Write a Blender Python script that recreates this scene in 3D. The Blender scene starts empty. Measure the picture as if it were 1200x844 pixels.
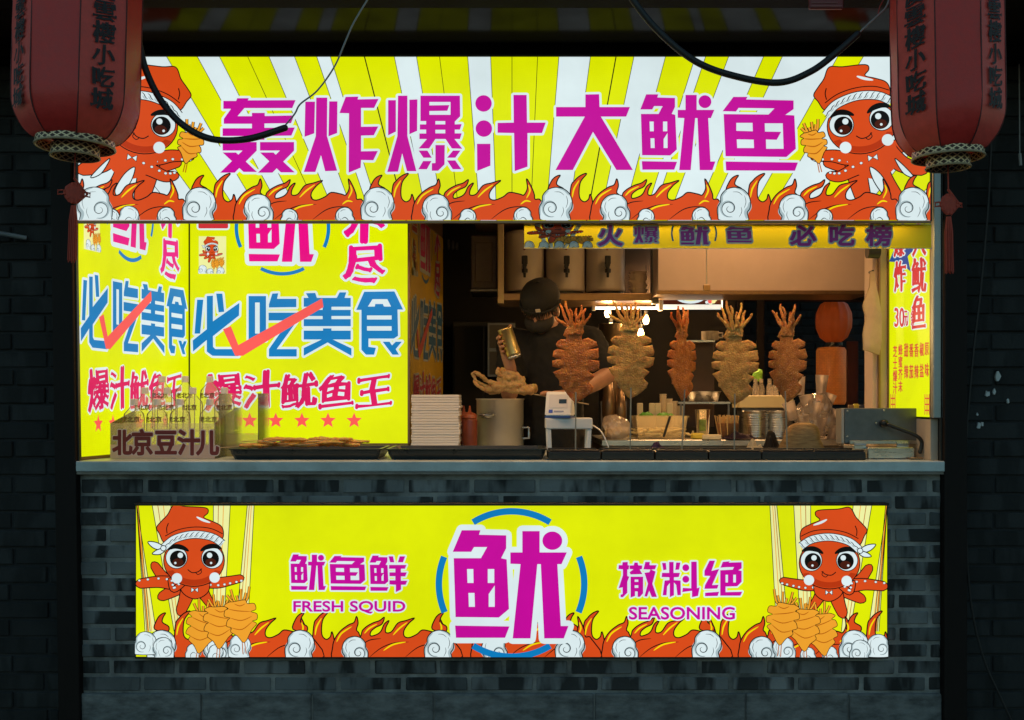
import bpy, bmesh, math, random
from mathutils import Vector, Matrix, noise
from mathutils.geometry import tessellate_polygon, delaunay_2d_cdt
random.seed(7)
SC = bpy.context.scene
COL = SC.collection
R = math.radians
PI = math.pi

# ------------------------------------------------------------------ camera, sky, sun, exposure
DIST, EYE, HOR = 4.0, 1.27, 470.0
LENS = 36.8
S = DIST / (LENS / 36.0 * 1200.0)
cam = bpy.data.cameras.new('camera'); camo = bpy.data.objects.new('camera', cam); COL.objects.link(camo)
camo.location = (0, -DIST, EYE); camo.rotation_euler = (R(90), 0, 0)
cam.lens = LENS; cam.sensor_width = 36; cam.shift_y = (HOR - 422) / 1200.0
cam.clip_start = 0.05; cam.clip_end = 500
SC.camera = camo
SUN_EL, SUN_ROT = 9, 15
w = bpy.data.worlds.new('World'); SC.world = w; w.use_nodes = True
wn = w.node_tree
sky = wn.nodes.new('ShaderNodeTexSky'); sky.sky_type = 'NISHITA'; sky.sun_disc = False
sky.sun_elevation = R(SUN_EL); sky.sun_rotation = R(SUN_ROT); sky.air_density = 1.3; sky.ozone_density = 3
bg = wn.nodes['Background']; bg.inputs[1].default_value = 0.15
hz = wn.nodes.new('ShaderNodeMixRGB'); hz.blend_type = 'MULTIPLY'; hz.inputs[0].default_value = 1; hz.inputs[2].default_value = (.97, 1.03, .93, 1)   # smoggy city dusk
wn.links.new(sky.outputs[0], hz.inputs[1]); wn.links.new(hz.outputs[0], bg.inputs[0])
sl = bpy.data.lights.new('sun', 'SUN'); sl.energy = 0.3; sl.angle = R(20); sl.color = (1, .95, .88)
so = bpy.data.objects.new('sun', sl); COL.objects.link(so)
so.rotation_euler = (-R(90 - SUN_EL), 0, -R(SUN_ROT)); so.location = (1, 8, 6)
SC.view_settings.view_transform = 'Standard'; SC.view_settings.look = 'None'
SC.view_settings.exposure = 0.35; SC.view_settings.gamma = 1
SC.render.engine = 'CYCLES'
SC.cycles.use_denoising = True
SC.cycles.max_bounces = 8; SC.cycles.transparent_max_bounces = 24
SC.cycles.sample_clamp_indirect = 4

def P(u, v, d=0.0):
    """a point d metres behind the stall front, laid out from photograph measurements"""
    r = S * (1 + d / DIST)
    return Vector(((u - 600) * r, d, EYE - (v - HOR) * r))
def sc(d): return S * (1 + d / DIST)

# ------------------------------------------------------------------ materials
def lin(c):
    if isinstance(c, str):
        c = [int(c[i:i + 2], 16) for i in (0, 2, 4)]
    c = [x / 255 for x in c]
    return tuple((x / 12.92 if x <= .04045 else ((x + .055) / 1.055) ** 2.4) for x in c)
MATS = {}
def mat(name, col=(.5, .5, .5), rough=.6, metal=0, var=0.0, scale=8, bump=0.0, bscale=60, spec=.5, col2=None,
        emit=None, es=0, sss=0, dirt=0, stretch=None, trans=0, coat=0):
    if name in MATS: return MATS[name]
    m = bpy.data.materials.new(name); m.use_nodes = True; MATS[name] = m
    nt = m.node_tree; b = nt.nodes['Principled BSDF']
    b.inputs['Base Color'].default_value = (*col, 1); b.inputs['Roughness'].default_value = rough
    b.inputs['Metallic'].default_value = metal; b.inputs['Specular IOR Level'].default_value = spec
    b.inputs['Coat Weight'].default_value = coat
    if emit: b.inputs['Emission Color'].default_value = (*emit, 1); b.inputs['Emission Strength'].default_value = es
    if trans: b.inputs['Transmission Weight'].default_value = trans
    tc = nt.nodes.new('ShaderNodeTexCoord'); mp = nt.nodes.new('ShaderNodeMapping')
    nt.links.new(tc.outputs['Object'], mp.inputs[0])
    if stretch: mp.inputs['Scale'].default_value = stretch
    if var or col2:
        n = nt.nodes.new('ShaderNodeTexNoise'); n.inputs['Scale'].default_value = scale; n.inputs['Detail'].default_value = 6
        n.inputs['Roughness'].default_value = .65
        nt.links.new(mp.outputs[0], n.inputs[0])
        cr = nt.nodes.new('ShaderNodeValToRGB')
        c2 = col2 if col2 else tuple(x * (1 - var) for x in col)
        cr.color_ramp.elements[0].position = .33; cr.color_ramp.elements[1].position = .68
        cr.color_ramp.elements[0].color = (*c2, 1); cr.color_ramp.elements[1].color = (*col, 1)
        nt.links.new(n.outputs[0], cr.inputs[0]); nt.links.new(cr.outputs[0], b.inputs['Base Color'])
        mr = nt.nodes.new('ShaderNodeMapRange'); mr.inputs[3].default_value = max(.03, rough - .12); mr.inputs[4].default_value = min(1, rough + .15)
        nt.links.new(n.outputs[0], mr.inputs[0]); nt.links.new(mr.outputs[0], b.inputs['Roughness'])
    if bump:
        n2 = nt.nodes.new('ShaderNodeTexNoise'); n2.inputs['Scale'].default_value = bscale; n2.inputs['Detail'].default_value = 5
        nt.links.new(mp.outputs[0], n2.inputs[0])
        bp = nt.nodes.new('ShaderNodeBump'); bp.inputs['Strength'].default_value = bump; bp.inputs['Distance'].default_value = .004
        nt.links.new(n2.outputs[0], bp.inputs['Height']); nt.links.new(bp.outputs[0], b.inputs['Normal'])
    return m
def film(name, c, lit, k=1.0):
    """printed sign film: backlit (gives off light) or the same print without a lamp behind it"""
    nm = name + ('_backlit' if lit else '_print')
    if nm in MATS: return MATS[nm]
    l = lin(c)
    if lit:
        m = mat(nm, tuple(x * .08 for x in l), .35, emit=l, es=k * .79, spec=.25)
        nt = m.node_tree; b = nt.nodes['Principled BSDF']   # patchy glow painted in to imitate uneven backlight behind the film
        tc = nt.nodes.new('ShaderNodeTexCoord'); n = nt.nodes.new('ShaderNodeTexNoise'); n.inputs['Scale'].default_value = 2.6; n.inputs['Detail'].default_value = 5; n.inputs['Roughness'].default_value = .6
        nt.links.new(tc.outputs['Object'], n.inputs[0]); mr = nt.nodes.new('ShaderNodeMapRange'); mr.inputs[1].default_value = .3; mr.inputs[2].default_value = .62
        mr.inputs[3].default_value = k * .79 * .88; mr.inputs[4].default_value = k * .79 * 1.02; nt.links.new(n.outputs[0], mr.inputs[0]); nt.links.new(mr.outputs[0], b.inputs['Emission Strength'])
        m.cycles.emission_sampling = 'AUTO' if name in ('film_yellow',) else 'NONE'
    else:
        m = mat(nm, tuple(x * .88 for x in l), .4, spec=.3)
    return m
COLORS = dict(yellow='dfea00', white='dcecee', magenta='c4069a', pink='e80a84', crimson='d8145e', orange='d64a18', dorange='b4340c', black='0c0a0a',
              blue='0a7cbe', check='fa5c58', red='cf3038', gold='eda02c', dgold='b4600e', cream='eef0a0', grey='a9bcc0',
              fyellow='f6d800', star='fb5a52', navy='184a94', brown='46190c', leaf='7ab030')
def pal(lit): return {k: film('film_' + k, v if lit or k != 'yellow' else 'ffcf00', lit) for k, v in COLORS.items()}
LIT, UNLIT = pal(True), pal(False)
SHADED = {k: mat('shaded_print_' + k, tuple(x * .36 for x in lin('ffcf00' if k == 'yellow' else v)), .5, var=.3, scale=5, spec=.3) for k, v in COLORS.items()}  # print colours darkened to stand for the shade on the inner board

def glassy(name, tint=(1, 1, 1), clear=.9, gloss=.05, diff=(.8, .8, .8), trl=0.0, ior=1.45):
    if name in MATS: return MATS[name]
    m = bpy.data.materials.new(name); m.use_nodes = True; MATS[name] = m
    nt = m.node_tree; nt.nodes.remove(nt.nodes['Principled BSDF']); out = nt.nodes['Material Output']
    t = nt.nodes.new('ShaderNodeBsdfTransparent'); t.inputs[0].default_value = (*tint, 1)
    d = nt.nodes.new('ShaderNodeBsdfDiffuse'); d.inputs[0].default_value = (*diff, 1)
    tr = nt.nodes.new('ShaderNodeBsdfTranslucent'); tr.inputs[0].default_value = (*diff, 1)
    mx0 = nt.nodes.new('ShaderNodeMixShader'); mx0.inputs[0].default_value = trl
    nt.links.new(d.outputs[0], mx0.inputs[1]); nt.links.new(tr.outputs[0], mx0.inputs[2])
    g = nt.nodes.new('ShaderNodeBsdfGlossy'); g.inputs['Roughness'].default_value = .12
    mx = nt.nodes.new('ShaderNodeMixShader'); mx.inputs[0].default_value = clear
    nt.links.new(mx0.outputs[0], mx.inputs[1]); nt.links.new(t.outputs[0], mx.inputs[2])
    f = nt.nodes.new('ShaderNodeFresnel'); f.inputs[0].default_value = ior
    ml = nt.nodes.new('ShaderNodeMath'); ml.operation = 'ADD'; ml.inputs[1].default_value = gloss - .04
    ml.use_clamp = True
    nt.links.new(f.outputs[0], ml.inputs[0])
    m2 = nt.nodes.new('ShaderNodeMixShader'); nt.links.new(ml.outputs[0], m2.inputs[0])
    nt.links.new(mx.outputs[0], m2.inputs[1]); nt.links.new(g.outputs[0], m2.inputs[2])
    nt.links.new(m2.outputs[0], out.inputs[0])
    return m

def brick_mat(name, lo, hi, darkening=.5):
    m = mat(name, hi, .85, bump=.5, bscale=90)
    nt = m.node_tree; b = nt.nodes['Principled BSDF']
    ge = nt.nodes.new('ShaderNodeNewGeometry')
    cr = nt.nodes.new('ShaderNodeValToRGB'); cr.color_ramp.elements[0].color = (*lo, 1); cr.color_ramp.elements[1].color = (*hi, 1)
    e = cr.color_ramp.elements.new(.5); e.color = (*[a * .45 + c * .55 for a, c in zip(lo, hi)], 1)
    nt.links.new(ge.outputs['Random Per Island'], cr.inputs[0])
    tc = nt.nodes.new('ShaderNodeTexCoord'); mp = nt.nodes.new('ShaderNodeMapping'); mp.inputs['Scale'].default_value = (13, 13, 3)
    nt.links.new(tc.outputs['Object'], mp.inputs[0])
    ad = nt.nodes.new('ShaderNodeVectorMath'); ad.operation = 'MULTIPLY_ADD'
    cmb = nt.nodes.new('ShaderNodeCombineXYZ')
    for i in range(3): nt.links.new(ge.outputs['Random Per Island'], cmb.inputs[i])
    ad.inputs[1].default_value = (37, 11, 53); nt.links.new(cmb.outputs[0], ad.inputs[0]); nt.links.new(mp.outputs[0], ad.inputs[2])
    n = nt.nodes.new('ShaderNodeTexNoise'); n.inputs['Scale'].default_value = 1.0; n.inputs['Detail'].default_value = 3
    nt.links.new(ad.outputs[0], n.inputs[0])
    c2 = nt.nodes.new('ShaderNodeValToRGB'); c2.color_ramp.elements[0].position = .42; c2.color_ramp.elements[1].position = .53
    c2.color_ramp.elements[0].color = (1 - darkening, 1 - darkening, 1 - darkening, 1); c2.color_ramp.elements[1].color = (1, 1, 1, 1)
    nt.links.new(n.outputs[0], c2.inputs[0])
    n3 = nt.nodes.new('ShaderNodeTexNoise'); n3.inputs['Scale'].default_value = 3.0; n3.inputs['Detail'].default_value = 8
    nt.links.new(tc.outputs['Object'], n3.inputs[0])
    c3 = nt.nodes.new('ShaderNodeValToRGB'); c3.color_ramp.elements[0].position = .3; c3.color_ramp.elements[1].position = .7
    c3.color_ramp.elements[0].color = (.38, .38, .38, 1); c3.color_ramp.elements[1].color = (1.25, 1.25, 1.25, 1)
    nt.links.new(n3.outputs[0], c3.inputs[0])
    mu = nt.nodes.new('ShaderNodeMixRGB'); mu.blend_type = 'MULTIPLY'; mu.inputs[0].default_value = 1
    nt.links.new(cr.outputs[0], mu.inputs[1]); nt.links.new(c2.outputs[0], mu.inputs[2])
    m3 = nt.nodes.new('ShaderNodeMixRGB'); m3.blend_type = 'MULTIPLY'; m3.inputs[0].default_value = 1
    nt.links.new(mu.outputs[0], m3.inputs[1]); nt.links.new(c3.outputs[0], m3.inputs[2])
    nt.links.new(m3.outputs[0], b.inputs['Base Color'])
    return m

def soffit_mat():
    m = bpy.data.materials.new('dull_lacquer_soffit'); m.use_nodes = True; nt = m.node_tree; nt.nodes.remove(nt.nodes['Principled BSDF'])
    d = nt.nodes.new('ShaderNodeBsdfDiffuse'); d.inputs[0].default_value = (.012, .011, .010, 1)
    g = nt.nodes.new('ShaderNodeBsdfGlossy'); g.inputs['Roughness'].default_value = .14
    mx = nt.nodes.new('ShaderNodeMixShader'); mx.inputs[0].default_value = .05
    n = nt.nodes.new('ShaderNodeTexNoise'); n.inputs['Scale'].default_value = 5; tc = nt.nodes.new('ShaderNodeTexCoord'); nt.links.new(tc.outputs['Object'], n.inputs[0])
    mr = nt.nodes.new('ShaderNodeMapRange'); mr.inputs[3].default_value = .006; mr.inputs[4].default_value = .045
    nt.links.new(n.outputs[0], mr.inputs[0]); nt.links.new(mr.outputs[0], mx.inputs[0])
    nt.links.new(d.outputs[0], mx.inputs[1]); nt.links.new(g.outputs[0], mx.inputs[2]); nt.links.new(mx.outputs[0], nt.nodes['Material Output'].inputs[0])
    return m

def crust_mat(name, c1, c2, flecks=True):
    m = bpy.data.materials.new(name); m.use_nodes = True; MATS[name] = m
    nt = m.node_tree; b = nt.nodes['Principled BSDF']; out = nt.nodes['Material Output']
    tc = nt.nodes.new('ShaderNodeTexCoord')
    n = nt.nodes.new('ShaderNodeTexNoise'); n.inputs['Scale'].default_value = 38; n.inputs['Detail'].default_value = 8; n.inputs['Roughness'].default_value = .75
    nt.links.new(tc.outputs['Object'], n.inputs[0])
    cr = nt.nodes.new('ShaderNodeValToRGB'); cr.color_ramp.elements[0].position = .36; cr.color_ramp.elements[1].position = .66
    cr.color_ramp.elements[0].color = (*c1, 1); cr.color_ramp.elements[1].color = (*c2, 1)
    nt.links.new(n.outputs[0], cr.inputs[0]); last = cr.outputs[0]
    if flecks:
        v = nt.nodes.new('ShaderNodeTexVoronoi'); v.inputs['Scale'].default_value = 170
        nt.links.new(tc.outputs['Object'], v.inputs[0])
        lt = nt.nodes.new('ShaderNodeMath'); lt.operation = 'LESS_THAN'; lt.inputs[1].default_value = .22
        nt.links.new(v.outputs['Distance'], lt.inputs[0])
        gt = nt.nodes.new('ShaderNodeSeparateColor'); nt.links.new(v.outputs['Color'], gt.inputs[0])
        g2 = nt.nodes.new('ShaderNodeMath'); g2.operation = 'GREATER_THAN'; g2.inputs[1].default_value = .62; nt.links.new(gt.outputs[0], g2.inputs[0])
        mm = nt.nodes.new('ShaderNodeMath'); mm.operation = 'MULTIPLY'; nt.links.new(lt.outputs[0], mm.inputs[0]); nt.links.new(g2.outputs[0], mm.inputs[1])
        mx = nt.nodes.new('ShaderNodeMixRGB'); mx.inputs[2].default_value = (.75, .6, .45, 1)
        nt.links.new(mm.outputs[0], mx.inputs[0]); nt.links.new(last, mx.inputs[1]); last = mx.outputs[0]
    nt.links.new(last, b.inputs['Base Color']); b.inputs['Roughness'].default_value = .40
    n2 = nt.nodes.new('ShaderNodeTexNoise'); n2.inputs['Scale'].default_value = 160; n2.inputs['Detail'].default_value = 4
    nt.links.new(tc.outputs['Object'], n2.inputs[0])
    bp = nt.nodes.new('ShaderNodeBump'); bp.inputs['Strength'].default_value = 1.0; bp.inputs['Distance'].default_value = .006
    nt.links.new(n2.outputs[0], bp.inputs['Height']); nt.links.new(bp.outputs[0], b.inputs['Normal'])
    b.inputs['Subsurface Weight'].default_value = .55; b.inputs['Subsurface Radius'].default_value = (1, .38, .10); b.inputs['Subsurface Scale'].default_value = .012
    tr = nt.nodes.new('ShaderNodeBsdfTranslucent'); nt.links.new(last, tr.inputs[0])
    ms = nt.nodes.new('ShaderNodeMixShader'); ms.inputs[0].default_value = .35
    nt.links.new(b.outputs[0], ms.inputs[1]); nt.links.new(tr.outputs[0], ms.inputs[2]); nt.links.new(ms.outputs[0], out.inputs[0])
    return m

# ------------------------------------------------------------------ object helpers
def thing(name, label, cat, loc=(0, 0, 0), group=None):
    o = bpy.data.objects.new(name, None); COL.objects.link(o); o.location = loc; o.empty_display_size = .05
    return tag(o, label, cat, group)
def tag(o, label, cat, group=None):
    o['label'] = label; o['category'] = cat
    if group: o['group'] = group
    return o
def origin(o):
    v = Vector(o.location)
    while o.parent: o = o.parent; v += Vector(o.location)
    return v
def obj(name, bm, m, parent=None, smooth=False, loc=None):
    """bm holds world coordinates; the mesh is stored relative to its parent (or to loc)"""
    base = origin(parent) if parent else Vector(loc if loc is not None else (0, 0, 0))
    bmesh.ops.translate(bm, verts=bm.verts, vec=-base)
    bmesh.ops.recalc_face_normals(bm, faces=bm.faces)
    me = bpy.data.meshes.new(name); bm.to_mesh(me); bm.free()
    for x in (m if isinstance(m, (list, tuple)) else [m]): me.materials.append(x)
    if smooth:
        for p in me.polygons: p.use_smooth = True
    o = bpy.data.objects.new(name, me); COL.objects.link(o)
    if parent: o.parent = parent
    else: o.location = base
    return o
def struct(name, bm, m):
    o = obj(name, bm, m); o['kind'] = 'structure'; return o
def dup(root, loc, label=None, rotz=0):
    r = root.copy(); COL.objects.link(r); r.location = loc; r.rotation_euler = (0, 0, rotz)
    if label: r['label'] = label
    def rec(a, b):
        for ch in list(a.children):
            c = ch.copy(); COL.objects.link(c); c.parent = b; rec(ch, c)
    rec(root, r)
    return r
def B(): return bmesh.new()
def mset(bm, n0, mi):
    if mi:
        bm.faces.ensure_lookup_table()
        for f in bm.faces[n0:]: f.material_index = mi
def box(bm, a, b, bev=0, mi=0, M=None):
    n0 = len(bm.faces)
    x0, y0, z0 = [min(p, q) for p, q in zip(a, b)]; x1, y1, z1 = [max(p, q) for p, q in zip(a, b)]
    vs = []
    if bev:
        bev = min(bev, (x1 - x0) * .45, (y1 - y0) * .45, (z1 - z0) * .45)
        tmp = bmesh.new(); bmesh.ops.create_cube(tmp, size=1)
        for v in tmp.verts: v.co = ((x0 + x1) / 2 + v.co.x * (x1 - x0), (y0 + y1) / 2 + v.co.y * (y1 - y0), (z0 + z1) / 2 + v.co.z * (z1 - z0))
        bmesh.ops.bevel(tmp, geom=tmp.edges[:], offset=bev, segments=1 if bev < .004 else 2, affect='EDGES', profile=.5)
        mp = {v: bm.verts.new(M @ v.co if M else v.co) for v in tmp.verts}
        for f in tmp.faces: bm.faces.new([mp[v] for v in f.verts])
        tmp.free()
    else:
        c = [Vector((x, y, z)) for x in (x0, x1) for y in (y0, y1) for z in (z0, z1)]
        v = [bm.verts.new(M @ p if M else p) for p in c]
        for f in ((0, 1, 3, 2), (4, 6, 7, 5), (0, 4, 5, 1), (2, 3, 7, 6), (0, 2, 6, 4), (1, 5, 7, 3)): bm.faces.new([v[i] for i in f])
    mset(bm, n0, mi); return bm
def pbox(bm, u0, v0, u1, v1, d0, d1, bev=0, mi=0):
    a = P(u0, v0, d0); b = P(u1, v1, d0); return box(bm, a, (b.x, d1, b.z), bev, mi)
def lathe(bm, prof, c=(0, 0, 0), n=24, axis=None, mi=0, M=None, closed=False):
    """prof: (radius, height) pairs round the z axis at c"""
    n0 = len(bm.faces); c = Vector(c); rings = []
    for r, h in prof:
        if r < 1e-6: q = [bm.verts.new((M @ Vector((0, 0, h)) if M else Vector((0, 0, h))) + c)]
        else:
            q = []
            for i in range(n):
                a = 2 * PI * i / n; p = Vector((r * math.cos(a), r * math.sin(a), h)); q.append(bm.verts.new((M @ p if M else p) + c))
        rings.append(q)
    for a, b in zip(rings, rings[1:]):
        for i in range(n):
            j = (i + 1) % n
            if len(a) == 1 and len(b) == 1: continue
            if len(a) == 1: bm.faces.new((a[0], b[i], b[j]))
            elif len(b) == 1: bm.faces.new((a[i], a[j], b[0]))
            else: bm.faces.new((a[i], a[j], b[j], b[i]))
    mset(bm, n0, mi); return bm
def cyl(bm, a, b, r, n=16, mi=0, r2=None):
    a, b = Vector(a), Vector(b); d = b - a; M = d.to_track_quat('Z', 'Y').to_matrix().to_4x4(); L = d.length; r2 = r if r2 is None else r2
    return lathe(bm, [(0, 0), (r, 0), (r2, L), (0, L)], a, n, mi=mi, M=M)
def tube(bm, pts, r, n=8, mi=0, cap=True):
    """tapered tube along points; r one radius or one per point; rounded ends"""
    n0 = len(bm.faces); pts = [Vector(p) for p in pts]; rs = r if isinstance(r, (list, tuple)) else [r] * len(pts)
    ref = None; rings = []
    P2, R2 = list(pts), list(rs)
    if cap:
        t0 = (pts[0] - pts[1]).normalized(); t1 = (pts[-1] - pts[-2]).normalized()
        P2 = [pts[0] + t0 * rs[0] * .85, pts[0] + t0 * rs[0] * .5] + P2 + [pts[-1] + t1 * rs[-1] * .5, pts[-1] + t1 * rs[-1] * .85]
        R2 = [rs[0] * .45, rs[0] * .86] + R2 + [rs[-1] * .86, rs[-1] * .45]
    for i, p in enumerate(P2):
        t = (P2[min(i + 1, len(P2) - 1)] - P2[max(i - 1, 0)]).normalized()
        if ref is None:
            ref = Vector((0, 0, 1)) if abs(t.z) < .9 else Vector((1, 0, 0))
        x = (ref - t * ref.dot(t)).normalized(); ref = x; y = t.cross(x)
        rings.append([bm.verts.new(p + (x * math.cos(2 * PI * k / n) + y * math.sin(2 * PI * k / n)) * R2[i]) for k in range(n)])
    for a, b in zip(rings, rings[1:]):
        for k in range(n): bm.faces.new((a[k], a[(k + 1) % n], b[(k + 1) % n], b[k]))
    bm.faces.new(rings[0]); bm.faces.new(rings[-1])
    mset(bm, n0, mi); return bm
def ell(bm, c, rad, M=None, sub=3, mi=0):
    n0 = len(bm.faces); c = Vector(c)
    g = bmesh.ops.create_icosphere(bm, subdivisions=sub, radius=1)
    for v in g['verts']:
        p = Vector((v.co.x * rad[0], v.co.y * rad[1], v.co.z * rad[2])); v.co = (M @ p if M else p) + c
    mset(bm, n0, mi); return bm
def prism(bm, pts, d0, d1, mi=0, plane=None):
    """polygon in X,Z extruded from y=d0 to y=d1"""
    n0 = len(bm.faces)
    a = [bm.verts.new((p[0], d0, p[1])) for p in pts]; b = [bm.verts.new((p[0], d1, p[1])) for p in pts]
    for t in tessellate_polygon([[Vector((p[0], p[1], 0)) for p in pts]]):
        bm.faces.new([a[i] for i in t]); bm.faces.new([b[i] for i in reversed(t)])
    for i in range(len(pts)):
        j = (i + 1) % len(pts); bm.faces.new((a[i], a[j], b[j], b[i]))
    mset(bm, n0, mi); return bm
def jitter(bm, amp, freq, seed=0):
    off = Vector((seed * 7.3, seed * 3.1, seed * 1.7))
    bm.normal_update()
    for v in bm.verts: v.co += v.normal * noise.noise(v.co * freq + off) * amp
def spline(pts, n=8, closed=False):
    """Catmull-Rom through the points"""
    pts = [Vector(p) for p in pts]; N = len(pts); out = []
    for i in range(N if closed else N - 1):
        g = (lambda k: pts[k % N]) if closed else (lambda k: pts[max(0, min(N - 1, k))])
        p0, p1, p2, p3 = g(i - 1), g(i), g(i + 1), g(i + 2)
        for s in range(n):
            t = s / n
            out.append(.5 * ((2 * p1) + (p2 - p0) * t + (2 * p0 - 5 * p1 + 4 * p2 - p3) * t * t + (3 * p1 - p0 - 3 * p2 + p3) * t ** 3))
    if not closed: out.append(pts[-1])
    return out
def remesh(bm, voxel, smooth=6):
    me = bpy.data.meshes.new('t'); bmesh.ops.recalc_face_normals(bm, faces=bm.faces); bm.to_mesh(me); bm.free()
    o = bpy.data.objects.new('t', me); COL.objects.link(o)
    md = o.modifiers.new('r', 'REMESH'); md.mode = 'VOXEL'; md.voxel_size = voxel
    if smooth:
        ms = o.modifiers.new('s', 'SMOOTH'); ms.iterations = smooth; ms.factor = .5
    dg = bpy.context.evaluated_depsgraph_get(); dg.update()
    m2 = bpy.data.meshes.new_from_object(o.evaluated_get(dg))
    b2 = bmesh.new(); b2.from_mesh(m2)
    bpy.data.objects.remove(o); bpy.data.meshes.remove(me); bpy.data.meshes.remove(m2)
    return b2

# ------------------------------------------------------------------ glyphs
GC = {}
def glyph(s):
    if s in GC: return GC[s]
    c = bpy.data.curves.new('g', 'FONT'); c.body = s; c.resolution_u = 4
    o = bpy.data.objects.new('g', c); COL.objects.link(o); bpy.context.view_layer.update()
    dg = bpy.context.evaluated_depsgraph_get()
    me = bpy.data.meshes.new_from_object(o.evaluated_get(dg))
    bm = bmesh.new(); bm.from_mesh(me); bmesh.ops.remove_doubles(bm, verts=bm.verts, dist=1e-4); bmesh.ops.triangulate(bm, faces=bm.faces)
    bm.verts.index_update()
    V = [(v.co.x, v.co.y) for v in bm.verts]; F = [[v.index for v in f.verts] for f in bm.faces]
    E = [(e.verts[0].index, e.verts[1].index) for e in bm.edges if len(e.link_faces) == 1]
    bm.free(); bpy.data.meshes.remove(me); bpy.data.objects.remove(o); bpy.data.curves.remove(c)
    GC[s] = (V, F, E); return GC[s]

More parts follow.
